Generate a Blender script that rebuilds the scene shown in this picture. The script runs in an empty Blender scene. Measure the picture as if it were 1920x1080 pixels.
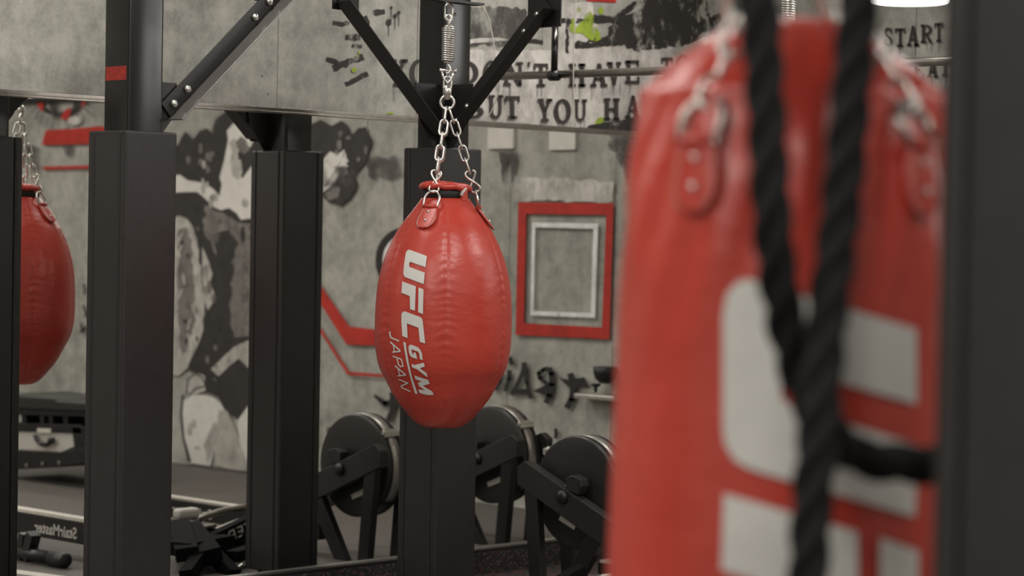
import bpy, bmesh, math, random
from mathutils import Vector, Matrix
C = bpy.context.scene.collection
SC = bpy.context.scene
PI = math.pi
random.seed(4)

# ------------------------------------------------------------------ camera, world, lights, exposure
YAW = (0.716, 0.698)                       # horizontal viewing direction (x along the mirror wall, y towards it)
CAM = Vector((-6.452, -7.155, 1.47))
F = 4400.0
PITCH, ROLL = math.radians(-1.315), 0.018
fwd0 = Vector((YAW[0], YAW[1], 0)).normalized()
right0 = Vector((fwd0.y, -fwd0.x, 0))
fwd = (fwd0*math.cos(PITCH) + Vector((0, 0, 1))*math.sin(PITCH)).normalized()
up0 = right0.cross(fwd).normalized()
up = (up0*math.cos(ROLL) - right0*math.sin(ROLL)).normalized()
right = fwd.cross(up).normalized()
cd = bpy.data.cameras.new('camera'); cam = bpy.data.objects.new('camera', cd); C.objects.link(cam)
M3 = Matrix((right, up, -fwd)).transposed()
cam.matrix_world = Matrix.Translation(CAM) @ M3.to_4x4()
cd.sensor_width = 36.0; cd.lens = F/1920*36; cd.clip_start = 0.05; cd.clip_end = 100
cd.dof.use_dof = True; cd.dof.focus_distance = 8.2; cd.dof.aperture_fstop = 2.5; cd.dof.aperture_blades = 9
SC.camera = cam
SC.view_settings.view_transform = 'Standard'; SC.view_settings.look = 'None'
SC.view_settings.exposure = 0.0; SC.view_settings.gamma = 1.0; SC.view_settings.use_curve_mapping = False
w = bpy.data.worlds.new('world'); SC.world = w; w.use_nodes = True
w.node_tree.nodes['Background'].inputs[0].default_value = (0.9, 0.88, 0.85, 1)
w.node_tree.nodes['Background'].inputs[1].default_value = 0.02
CEIL = 3.3
def area(name, x, y, z, sx, sy, power, rx=0, ry=0, rz=0, col=(1, 0.962, 0.90)):
    l = bpy.data.lights.new(name, 'AREA'); l.shape = 'RECTANGLE'; l.size = sx; l.size_y = sy; l.energy = power; l.color = col
    o = bpy.data.objects.new(name, l); C.objects.link(o); o.location = (x, y, z); o.rotation_euler = (rx, ry, rz); return o
LIGHTS = [(-7.2, -4.6, 70), (-4.6, -3.2, 62), (-2.0, -3.2, 46), (0.6, -3.4, 42), (-4.6, -7.4, 64), (-1.6, -7.4, 44), (0.6, -6.4, 36), (-4.4, -0.95, 26), (-1.7, -0.95, 22), (0.7, -0.95, 26), (-6.9, -6.3, 72)]  # last entry is a fill lamp, added near the camera to brighten the heavy bag
LP = 0.86
for i, (x, y, p) in enumerate(LIGHTS):
    area('ceiling_lamp_light', x, y, CEIL-0.07, 1.15, 0.28, p*LP)

# ------------------------------------------------------------------ picture point -> place in the room
def ray(px, py):
    return (fwd + right*((px-960)/F) + up*((540-py)/F))
def D(px, py, depth):
    r = ray(px, py); return CAM + r*(depth/r.dot(fwd0))
def onX(px, py, X):
    r = ray(px, py); return CAM + r*((X-CAM.x)/r.x)
def onY(px, py, Y):
    r = ray(px, py); return CAM + r*((Y-CAM.y)/r.y)
def onZ(px, py, Z):
    r = ray(px, py); return CAM + r*((Z-CAM.z)/r.z)
def flip(p): return Vector((p.x, -p.y, p.z))          # a thing seen in the mirror stands at the flipped place
def zat(px, py, depth): return D(px, py, depth).z

# ------------------------------------------------------------------ materials
def nt(name):
    m = bpy.data.materials.new(name); m.use_nodes = True
    return m, m.node_tree, m.node_tree.nodes['Principled BSDF']
def N(t, typ, **k):
    n = t.nodes.new(typ)
    for a, b in k.items(): setattr(n, a, b)
    return n
def pos(t, scale=(1, 1, 1)):
    g = N(t, 'ShaderNodeNewGeometry'); mp = N(t, 'ShaderNodeMapping'); mp.inputs['Scale'].default_value = scale
    t.links.new(g.outputs['Position'], mp.inputs[0]); return mp.outputs[0]
def noise(t, vec, scale, detail=4, rough=0.6):
    n = N(t, 'ShaderNodeTexNoise'); n.inputs['Scale'].default_value = scale; n.inputs['Detail'].default_value = detail
    n.inputs['Roughness'].default_value = rough; t.links.new(vec, n.inputs['Vector']); return n.outputs['Fac']
def ramp(t, fac, stops):
    r = N(t, 'ShaderNodeValToRGB'); e = r.color_ramp.elements
    while len(e) < len(stops): e.new(0.5)
    for i, (p, c) in enumerate(stops):
        e[i].position = p; e[i].color = (*c, 1) if len(c) == 3 else c
    t.links.new(fac, r.inputs[0]); return r.outputs[0]
def mix(t, fac, a, b, typ='MIX'):
    m = N(t, 'ShaderNodeMix', data_type='RGBA', blend_type=typ)
    if isinstance(fac, float): m.inputs[0].default_value = fac
    else: t.links.new(fac, m.inputs[0])
    for i, v in ((6, a), (7, b)):
        if isinstance(v, tuple): m.inputs[i].default_value = (*v, 1)
        else: t.links.new(v, m.inputs[i])
    return m.outputs[2]
def bump(t, b, h, strength, dist=0.01):
    n = N(t, 'ShaderNodeBump'); n.inputs['Strength'].default_value = strength; n.inputs['Distance'].default_value = dist
    t.links.new(h, n.inputs['Height']); t.links.new(n.outputs[0], b.inputs['Normal'])
def simple(name, col, rough=0.5, metal=0.0, spec=0.5, var=0.15, scale=30, bmp=0.0, bs=200, coat=0.0):
    m, t, b = nt(name)
    n = noise(t, pos(t), scale)
    c2 = tuple(max(0, x*(1-var)) for x in col); c3 = tuple(min(1, x*(1+var)) for x in col)
    t.links.new(ramp(t, n, [(0.3, c2), (0.7, c3)]), b.inputs['Base Color'])
    b.inputs['Roughness'].default_value = rough; b.inputs['Metallic'].default_value = metal
    b.inputs['Specular IOR Level'].default_value = spec
    if coat: b.inputs['Coat Weight'].default_value = coat
    if bmp: bump(t, b, noise(t, pos(t), bs, 3), bmp, 0.002)
    return m
def concrete():
    m, t, b = nt('raw_concrete')
    big = noise(t, pos(t, (1, 1, 0.7)), 1.3, 5, 0.65)
    mid = noise(t, pos(t, (1, 1, 0.9)), 8, 9, 0.78)
    streak = noise(t, pos(t, (1, 1, 0.06)), 22, 4, 0.6)
    fine = noise(t, pos(t), 90, 3, 0.7)
    c = ramp(t, big, [(0.36, (0.25, 0.243, 0.215)), (0.5, (0.40, 0.392, 0.345)), (0.62, (0.52, 0.507, 0.455))])
    c = mix(t, 0.5, c, ramp(t, mid, [(0.38, (0.19, 0.185, 0.16)), (0.5, (0.41, 0.40, 0.355)), (0.60, (0.60, 0.58, 0.53))]))
    c = mix(t, 0.14, c, ramp(t, streak, [(0.35, (0.28, 0.27, 0.24)), (0.65, (0.50, 0.475, 0.43))]))
    pit = N(t, 'ShaderNodeTexVoronoi'); pit.inputs['Scale'].default_value = 14; t.links.new(pos(t), pit.inputs['Vector'])
    pf = ramp(t, pit.outputs['Distance'], [(0.03, (1, 1, 1)), (0.09, (0, 0, 0))])
    sel = ramp(t, noise(t, pos(t), 5, 2), [(0.55, (0, 0, 0)), (0.62, (1, 1, 1))])
    mm = N(t, 'ShaderNodeMath', operation='MULTIPLY'); t.links.new(pf, mm.inputs[0]); t.links.new(sel, mm.inputs[1])
    c = mix(t, mm.outputs[0], c, (0.13, 0.11, 0.10))
    t.links.new(c, b.inputs['Base Color']); b.inputs['Roughness'].default_value = 0.78
    bump(t, b, mid, 0.25, 0.01)
    return m
def paint(name, col, cover=0.42, scale=9, var=0.2, soft=0.05, stretch=0.6):
    """A coat of paint on concrete, worn through where the noise is low; cover 0 = solid."""
    m, t, b = nt(name)
    n = noise(t, pos(t), 12, 5)
    t.links.new(ramp(t, n, [(0.3, tuple(x*(1-var) for x in col)), (0.7, tuple(min(1, x*(1+var)) for x in col))]), b.inputs['Base Color'])
    b.inputs['Roughness'].default_value = 0.7
    if cover > 0:
        k = noise(t, pos(t, (1, 1, stretch)), scale, 8, 0.75)
        t.links.new(ramp(t, k, [(cover-soft, (0, 0, 0)), (cover+soft, (1, 1, 1))]), b.inputs['Alpha'])
    return m
def leather_red():
    m, t, b = nt('red_vinyl')
    n = noise(t, pos(t), 6, 4)
    t.links.new(ramp(t, n, [(0.3, (0.45, 0.040, 0.025)), (0.7, (0.51, 0.052, 0.033))]), b.inputs['Base Color'])
    b.inputs['Roughness'].default_value = 0.36; b.inputs['Specular IOR Level'].default_value = 0.6
    h = N(t, 'ShaderNodeMath', operation='ADD')
    a = noise(t, pos(t, (1, 1, 1.6)), 11, 3, 0.5); c = noise(t, pos(t), 350, 2)
    s = N(t, 'ShaderNodeMath', operation='MULTIPLY'); s.inputs[1].default_value = 0.03; t.links.new(c, s.inputs[0])
    t.links.new(a, h.inputs[0]); t.links.new(s.outputs[0], h.inputs[1])
    bump(t, b, h.outputs[0], 0.35, 0.012)
    return m
def floor_mat():
    m, t, b = nt('speckled_rubber')
    v = N(t, 'ShaderNodeTexVoronoi'); v.inputs['Scale'].default_value = 135; t.links.new(pos(t), v.inputs['Vector'])
    sep = N(t, 'ShaderNodeSeparateColor'); t.links.new(v.outputs['Color'], sep.inputs[0])
    near = ramp(t, v.outputs['Distance'], [(0.32, (1, 1, 1)), (0.5, (0, 0, 0))])
    def pick(ch, lo):
        r = ramp(t, sep.outputs[ch], [(lo-0.01, (0, 0, 0)), (lo, (1, 1, 1))])
        mm = N(t, 'ShaderNodeMath', operation='MULTIPLY'); t.links.new(r, mm.inputs[0]); t.links.new(near, mm.inputs[1]); return mm.outputs[0]
    base = ramp(t, noise(t, pos(t), 40, 3), [(0.3, (0.012, 0.011, 0.011)), (0.7, (0.028, 0.025, 0.024))])
    c = mix(t, pick(0, 0.82), base, (0.20, 0.175, 0.165)); c = mix(t, pick(1, 0.89), c, (0.50, 0.035, 0.025))
    # beyond the rig the gym floor is a plain grey brown mat
    g = N(t, 'ShaderNodeNewGeometry'); sx = N(t, 'ShaderNodeSeparateXYZ'); t.links.new(g.outputs['Position'], sx.inputs[0])
    lt = N(t, 'ShaderNodeMath', operation='LESS_THAN'); lt.inputs[1].default_value = -0.33; t.links.new(sx.outputs['Y'], lt.inputs[0])
    gm = ramp(t, noise(t, pos(t), 60, 3), [(0.3, (0.085, 0.075, 0.067)), (0.7, (0.125, 0.110, 0.098))])
    c = mix(t, lt.outputs[0], c, gm)
    t.links.new(c, b.inputs['Base Color']); b.inputs['Roughness'].default_value = 0.62
    return m
def glow(name, s, col=(1, 0.97, 0.92)):
    m, t, b = nt(name)
    b.inputs['Emission Color'].default_value = (*col, 1); b.inputs['Emission Strength'].default_value = s
    b.inputs['Base Color'].default_value = (0.8, 0.8, 0.8, 1); return m

CONC = concrete()
RED = leather_red()
FLOOR = floor_mat()
PAD = simple('black_vinyl', (0.022, 0.0195, 0.019), 0.42, var=0.12, bmp=0.25, bs=60)
STEEL = simple('black_gloss_steel', (0.010, 0.009, 0.009), 0.2, spec=0.6, var=0.1, bmp=0.03, bs=20)
STEELM = simple('black_satin_steel', (0.016, 0.014, 0.014), 0.36, spec=0.5, var=0.1)
STEELB = simple('lit_flange_steel', (0.13, 0.12, 0.11), 0.3, spec=0.9, var=0.1, coat=0.6)  # black brace steel made lighter: light on the flange put into its colour
CHROME = simple('zinc_steel', (0.72, 0.70, 0.66), 0.3, 1.0, var=0.08)
GALV = simple('grey_steel_tube', (0.34, 0.31, 0.28), 0.28, 0.9, var=0.1)
TRIM = simple('polished_trim', (0.62, 0.58, 0.53), 0.16, 1.0, var=0.05)
BLACKSTRAP = simple('black_webbing', (0.012, 0.011, 0.011), 0.6)
ROPE = simple('black_rope', (0.005, 0.0048, 0.0048), 0.7, spec=0.25, var=0.3, bmp=0.6, bs=400)
INK = simple('white_print', (0.64, 0.625, 0.59), 0.5, var=0.03)
BLACKP = simple('black_plastic', (0.010, 0.009, 0.009), 0.42, var=0.15)
GREYP = simple('dark_grey_plastic', (0.024, 0.022, 0.021), 0.45, var=0.15)
GREYM = simple('grey_metal_band', (0.36, 0.34, 0.31), 0.35, 0.6, var=0.1)
WHITEP = simple('pale_label', (0.62, 0.58, 0.52), 0.55, var=0.08)
CEILM = simple('grey_ceiling', (0.16, 0.155, 0.145), 0.8)
DARKWALL = simple('grey_wall', (0.48, 0.46, 0.42), 0.8, var=0.15, scale=2)
CORDM = simple('pale_cord', (0.62, 0.58, 0.52), 0.6)
P_DARK = paint('dark_paint', (0.035, 0.030, 0.028), 0.44)
P_DARK2 = paint('faded_dark_paint', (0.075, 0.066, 0.062), 0.47, 6, soft=0.12)
P_BLACK = paint('black_paint', (0.022, 0.019, 0.018), 0.30)
P_LET = paint('stencil_paint', (0.050, 0.042, 0.039), 0.33, 14, soft=0.1)
P_RED = paint('red_paint', (0.50, 0.032, 0.020), 0.30, soft=0.08)
P_WHITE = paint('white_paint', (0.88, 0.87, 0.83), 0.30, soft=0.1)
P_WASH = paint('pale_wash', (0.68, 0.64, 0.60), 0.42, 4, soft=0.14)
P_GREEN = paint('lime_paint', (0.34, 0.45, 0.05), 0.42, 14)
P_LIGHT = paint('mural_light', (0.76, 0.73, 0.68), 0.0, var=0.08)
P_TAPE = simple('red_tape', (0.40, 0.030, 0.020), 0.5, var=0.4, scale=60)
P_MID = paint('mural_mid', (0.20, 0.18, 0.165), 0.36, 12, var=0.35, soft=0.1)
P_SKIN = paint('mural_pale', (0.47, 0.445, 0.405), 0.0, var=0.3)
P_LET2 = paint('stencil_paint_dark', (0.028, 0.024, 0.022), 0.28, 14, soft=0.08)
P_SHADE = paint('grey_stain', (0.25, 0.235, 0.21), 0.52, 3, soft=0.14)
P_MDARK = paint('mural_dark', (0.040, 0.035, 0.033), 0.33, 13, var=0.2, soft=0.08)

# ------------------------------------------------------------------ mesh helpers
def tag(o, label=None, cat=None, group=None, kind=None):
    for k, v in (('label', label), ('category', cat), ('group', group), ('kind', kind)):
        if v: o[k] = v
    return o
def obj(name, bm, mat, parent=None, loc=None, smooth=False, bevel=0, solid=0, subd=0, world=False):
    me = bpy.data.meshes.new(name); bmesh.ops.recalc_face_normals(bm, faces=bm.faces); bm.to_mesh(me); bm.free()
    if smooth:
        for p in me.polygons: p.use_smooth = True
    me.materials.append(mat)
    o = bpy.data.objects.new(name, me); C.objects.link(o)
    if parent:
        o.parent = parent
        if world: me.transform(wm(parent).inverted())
    if loc is not None: o.location = loc
    if solid:
        s = o.modifiers.new('thickness', 'SOLIDIFY'); s.thickness = solid; s.offset = 0
    if bevel:
        b = o.modifiers.new('bevel', 'BEVEL'); b.width = bevel; b.segments = 3; b.limit_method = 'ANGLE'
        if smooth is False:
            for p in me.polygons: p.use_smooth = True
            e = o.modifiers.new('wn', 'WEIGHTED_NORMAL')
    return o
def wm(o):
    m = o.matrix_basis.copy(); p = o.parent
    if p: m = wm(p) @ m
    return m
def root(name, label, cat, loc, group=None):
    o = bpy.data.objects.new(name, None); C.objects.link(o); o.location = loc; o.empty_display_size = 0.1
    return tag(o, label, cat, group)
def box(bm, c, s, rot=None):
    r = bmesh.ops.create_cube(bm, size=1.0)['verts']
    m = Matrix.Translation(Vector(c)) @ (rot.to_4x4() if rot else Matrix.Identity(4)) @ Matrix.Diagonal((*s, 1))
    bmesh.ops.transform(bm, matrix=m, verts=r); return r
def bx(c, s, rot=None):
    bm = bmesh.new(); box(bm, c, s, rot); return bm
def frame_from(d, hint=Vector((0, 0, 1))):
    d = d.normalized()
    if abs(d.dot(hint)) > 0.95: hint = Vector((1, 0, 0))
    x = hint.cross(d).normalized(); y = d.cross(x); return x, y, d
def bar(bm, a, b, w, h, hint=Vector((0, 0, 1))):
    """box beam from a to b; w across, h along the hint"""
    a, b = Vector(a), Vector(b); x, y, d = frame_from(b-a, hint)
    R = Matrix((x, y, d)).transposed(); box(bm, (a+b)/2, (w, h, (b-a).length), R)
def tube(bm, pts, r, closed=False, seg=10, caps=True):
    pts = [Vector(p) for p in pts]; n = len(pts); rings = []; prev = None
    for i, p in enumerate(pts):
        if closed: d = (pts[(i+1) % n]-pts[i-1]).normalized()
        else: d = (pts[min(i+1, n-1)]-pts[max(i-1, 0)]).normalized()
        if prev is None: x, y, _ = frame_from(d)
        else:
            x = (prev - d*prev.dot(d)).normalized(); y = d.cross(x)
        prev = x; rr = r[i] if isinstance(r, (list, tuple)) else r
        rings.append([bm.verts.new(p + (x*math.cos(2*PI*k/seg)+y*math.sin(2*PI*k/seg))*rr) for k in range(seg)])
    m = n if closed else n-1
    for i in range(m):
        a, b = rings[i], rings[(i+1) % n]
        off = 0
        if closed and i == n-1:
            off = min(range(seg), key=lambda q: sum((a[k].co-b[(k+q) % seg].co).length for k in range(0, seg, 3)))
        for k in range(seg): bm.faces.new((a[k], a[(k+1) % seg], b[(k+1+off) % seg], b[(k+off) % seg]))
    if caps and not closed:
        bm.faces.new(rings[0][::-1]); bm.faces.new(rings[-1])
def lathe(bm, prof, seg=48, axis='z', c=(0, 0, 0)):
    c = Vector(c); rings = []
    for r, h in prof:
        ring = []
        for k in range(seg):
            a = 2*PI*k/seg
            v = {'z': Vector((r*math.cos(a), r*math.sin(a), h)), 'x': Vector((h, r*math.cos(a), r*math.sin(a))), 'y': Vector((r*math.cos(a), h, r*math.sin(a)))}[axis]
            ring.append(bm.verts.new(c+v))
        rings.append(ring)
    for i in range(len(rings)-1):
        for k in range(seg): bm.faces.new((rings[i][k], rings[i][(k+1) % seg], rings[i+1][(k+1) % seg], rings[i+1][k]))
    bm.faces.new(rings[0][::-1]); bm.faces.new(rings[-1])
def T(pts, r, closed=False, seg=10):
    bm = bmesh.new(); tube(bm, pts, r, closed, seg); return bm
def L(prof, seg=48, axis='z', c=(0, 0, 0)):
    bm = bmesh.new(); lathe(bm, prof, seg, axis, c); return bm
def rod(a, b, r, seg=16): return T([a, b], r, False, seg)
def stroke2d(pts, wd, closed=False):
    """polyline -> list of quads (2D polygons); wd may be a list"""
    out = []; n = len(pts)
    for i in range(n if closed else n-1):
        (x0, y0), (x1, y1) = pts[i], pts[(i+1) % n]
        w0 = wd[i] if isinstance(wd, (list, tuple)) else wd; w1 = wd[(i+1) % n] if isinstance(wd, (list, tuple)) else wd
        l = math.hypot(x1-x0, y1-y0) or 1; dx, dy = (x1-x0)/l, (y1-y0)/l; nx, ny = -dy, dx
        e0 = w0*0.28; e1 = w1*0.28
        if i == 0 and not closed: e0 = 0
        if i == n-2 and not closed: e1 = 0
        out.append([(x0+nx*w0/2-dx*e0, y0+ny*w0/2-dy*e0), (x1+nx*w1/2+dx*e1, y1+ny*w1/2+dy*e1), (x1-nx*w1/2+dx*e1, y1-ny*w1/2+dy*e1), (x0-nx*w0/2-dx*e0, y0-ny*w0/2-dy*e0)])
    return out
def ell(cx, cy, rx, ry, n=28, a0=0, a1=360):
    return [(cx+rx*math.cos(math.radians(a0+(a1-a0)*k/n)), cy+ry*math.sin(math.radians(a0+(a1-a0)*k/n))) for k in range(n+(0 if a1-a0 == 360 else 1))]
def decal(name, polys, mat, project, parent, grid=0):
    """flat print: 2D polygons carried onto a surface by project(x, y)"""
    bm = bmesh.new()
    for p in polys:
        b2 = bmesh.new(); f = b2.faces.new([b2.verts.new((x, y, 0)) for x, y in p]); f.normal_update()
        bmesh.ops.triangulate(b2, faces=[f], ngon_method='EAR_CLIP')
        if grid:
            xs = [q[0] for q in p]; ys = [q[1] for q in p]
            for ax, lo, hi in ((0, min(xs), max(xs)), (1, min(ys), max(ys))):
                v = lo+grid
                while v < hi:
                    co = (v, 0, 0) if ax == 0 else (0, v, 0); no = (1, 0, 0) if ax == 0 else (0, 1, 0)
                    bmesh.ops.bisect_plane(b2, geom=b2.verts[:]+b2.edges[:]+b2.faces[:], plane_co=co, plane_no=no); v += grid
        me = bpy.data.meshes.new('t'); b2.to_mesh(me); b2.free(); bm.from_mesh(me); bpy.data.meshes.remove(me)
    for v in bm.verts: v.co = project(v.co.x, v.co.y)
    return obj(name, bm, mat, parent, world=True, smooth=bool(grid))

# ------------------------------------------------------------------ the room
XE, YB, XL, YF = 2.58, 0.012, -9.0, -10.0
def structure(name, bm, mat):
    o = obj(name, bm, mat); o['kind'] = 'structure'; return o
floor = structure('floor', bx(((XL+XE)/2, (YB+YF)/2, -0.05), (XE-XL+0.4, YB-YF+0.4, 0.1)), FLOOR)
ceiling = structure('ceiling', bx(((XL+XE)/2, (YB+YF)/2, CEIL+0.05), (XE-XL+0.4, YB-YF+0.4, 0.1)), CEILM)
PT = 0.02
wall_b = structure('wall_back', bx(((XL+XE)/2, YB+PT+0.1, CEIL/2), (XE-XL+0.4, 0.2, CEIL)), CONC)
wall_r = structure('wall_right', bx((XE+PT+0.1, (YB+YF)/2, CEIL/2), (0.2, YB-YF, CEIL)), CONC)
structure('wall_left', bx((XL-0.1, (YB+YF)/2, CEIL/2), (0.2, YB-YF, CEIL)), DARKWALL)
structure('wall_front', bx(((XL+XE)/2, YF-0.1, CEIL/2), (XE-XL+0.4, 0.2, CEIL)), DARKWALL)
ya_, yb_ = flip(onX(1152, 500, XE)).y, flip(onX(955, 500, XE)).y
PW = ya_-yb_
def panel_mesh(sx, sy, sz):
    bm = bx((0, 0, 0), (sx, sy, sz)); bmesh.ops.bevel(bm, geom=bm.edges[:], offset=0.002, segments=1, affect='EDGES'); return bm
m1 = None
y = ya_; ys = [(0.0, ya_)]
while y-PW > YF: ys.append((y, y-PW)); y -= PW
ys.append((y, YF))
for a, b in ys:
    if a-b < 0.02: continue
    o = obj('concrete_panel', panel_mesh(PT, a-b-0.003, CEIL-0.002), CONC, wall_r, (XE+PT/2, (a+b)/2, CEIL/2))
x = XE
while x > XL+0.01:
    x0 = max(XL, x-PW)
    obj('concrete_panel', panel_mesh(x-x0-0.003, PT, CEIL-0.002), CONC, wall_b, ((x+x0)/2, YB+PT/2, CEIL/2)); x = x0

# mirror: pane with polished trims
MT, MB = 1.935, 0.095
structure('baseboard_back', bx(((XL+XE)/2, -0.003, (MB)/2), (XE-XL-0.002, 0.030, MB-0.002)), FLOOR)
mir = root('mirror', 'huge frameless wall mirror with slim polished trim behind the black posts', 'mirror', ((XL+XE)/2, 0.006, 0))
MIR = bpy.data.materials.new('silvered_glass'); MIR.use_nodes = True
b = MIR.node_tree.nodes['Principled BSDF']; b.inputs['Base Color'].default_value = (0.90, 0.90, 0.875, 1); b.inputs['Metallic'].default_value = 1; b.inputs['Roughness'].default_value = 0.0
W = XE-0.001-XL
obj('mirror_pane', bx((-0.0005, 0, (MT+MB)/2+0.008), (W, 0.010, MT-MB-0.018)), MIR, mir)
def trim(name, z0, z1, yy, mat=TRIM):
    return obj(name, bx((-0.0005, yy/2, (z0+z1)/2), (W, abs(yy)+0.0005, z1-z0)), mat, mir, bevel=0.0015)
trim('top_trim', MT-0.006, MT+0.003, -0.016, GALV)
trim('top_trim', MT+0.003, MT+0.018, -0.011, GALV)
trim('bottom_trim', MB+0.010, MB+0.020, -0.022, CHROME)
trim('bottom_trim', MB, MB+0.010, -0.024, STEELM)

# ------------------------------------------------------------------ painting on the concrete
lay = [0]
def off():
    lay[0] += 1; return 0.0008+lay[0]*0.00012
def wallB(name, polys, mat, ddy=0):                     # seen directly above the mirror
    o_ = off(); return decal(name, polys, mat, lambda x, y: onY(x, y+ddy, YB-o_), wall_b)
def wallR(name, polys, mat):                            # end wall, seen directly
    o_ = off(); return decal(name, polys, mat, lambda x, y: onX(x, y, XE-o_), wall_r)
def wallM(name, polys, mat):                            # end wall, seen through the mirror
    o_ = off(); return decal(name, polys, mat, lambda x, y: flip(onX(x, y, XE-o_)), wall_r)
def ragged(pts, amp=4, n=5):
    rnd = random.Random(len(pts)*7+int(pts[0][0])); out = []
    for i, (x0, y0) in enumerate(pts):
        x1, y1 = pts[(i+1) % len(pts)]; l = math.hypot(x1-x0, y1-y0); k = max(1, int(l/ n))
        nx, ny = -(y1-y0)/max(l, .01), (x1-x0)/max(l, .01)
        for j in range(k):
            a = rnd.uniform(-amp, amp) if j else 0
            out.append((x0+(x1-x0)*j/k+nx*a, y0+(y1-y0)*j/k+ny*a))
    return out
# --- direct view, back wall
wallB('pale_wash_patch', [ragged([(845, 92), (1000, 95), (1110, 88), (1262, 84), (1262, 236), (1100, 240), (960, 232), (850, 226)], 5, 12)], P_WASH)
wallB('pale_wash_patch', [ragged([(1048, 6), (1110, 4), (1120, 40), (1105, 100), (1050, 100)], 3, 9)], P_WASH)
wallB('dark_smear', [ragged([(868, 12), (985, 16), (990, 82), (960, 90), (900, 84), (868, 96)], 4, 8)], P_DARK2)
wallB('dark_smear', [ragged([(1150, 30), (1190, 22), (1230, -14), (1320, -14), (1335, 40), (1352, 30), (1350, 62), (1300, 80), (1262, 88), (1190, 96), (1150, 76), (1100, 84), (1075, 90), (1078, 80), (1140, 66)], 4, 7)], P_DARK)
for a, b, wd in (((1050, 40), (1150, 38), 10), ((1112, 32), (1160, 40), 12), ((1160, 30), (1210, -6), 10), ((1215, 86), (1250, 86), 11), ((1300, 50), (1352, 28), 9), ((1064, 34), (1064, 100), 6), ((985, 76), (1018, 80), 9), ((1080, 88), (1200, 78), 8)):
    wallB('brush_stroke', [ragged(stroke2d([a, b], wd)[0], 1.5, 6)], P_DARK)
wallB('pale_stroke', [ragged([(868, 76), (900, 71), (940, 71), (955, 75), (900, 80), (868, 82)], 1, 9)], P_WASH)
for a, b, wd in (((625, 128), (682, 106), 12), ((648, 158), (690, 138), 9), ((624, 43), (655, 45), 9), ((648, 70), (676, 70), 11), ((660, 86), (680, 86), 6), ((700, 24), (722, 22), 9), ((684, 30), (694, 60), 8), ((612, 110), (634, 118), 7)):
    wallB('brush_stroke', [ragged(stroke2d([a, b], wd)[0], 2, 6)], P_DARK)
for cx, cy, r in ((729, 42, 5), (748, 24, 3), (741, 30, 3.5), (734, 14, 2)):
    wallB('paint_drip', [ell(cx, cy, r, r*1.3, 12), [(cx-0.7, cy), (cx+0.7, cy), (cx+0.5, cy+26), (cx-0.5, cy+26)]], P_DARK)
G = [[(1073, 62), (1068, 50), (1074, 40), (1080, 52), (1088, 42), (1094, 38), (1100, 24), (1107, 21), (1113, 30), (1115, 46), (1124, 60), (1127, 74), (1118, 78), (1106, 76), (1096, 66), (1086, 62)], ell(1085, 18, 4, 5, 10), ell(1127, 20, 5, 7, 12), [(1072, 36), (1078, 34), (1077, 54), (1071, 58)]]
for g in G: wallB('lime_splash', [ragged(g, 1.2, 4)], P_GREEN)
wallB('lime_splash', [ragged([(1115, 232), (1120, 222), (1128, 219), (1136, 226), (1128, 230), (1122, 238), (1116, 236)], 0.8, 3)], P_GREEN)
for g in ([(716, 90), (726, 90), (726, 106), (723, 106), (723, 94), (716, 94)], ell(664, 131, 5, 5, 9), ell(673, 98, 2.5, 3, 8), ell(670, 105, 2.5, 2, 8), ell(732, 212, 7, 2, 9)): wallB('lime_splash', [ragged(g, .6, 3)], P_GREEN)
wallB('red_stripe', [[(1096, -12), (1156, -9), (1155, 5), (1100, 2)]], P_RED)

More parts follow.
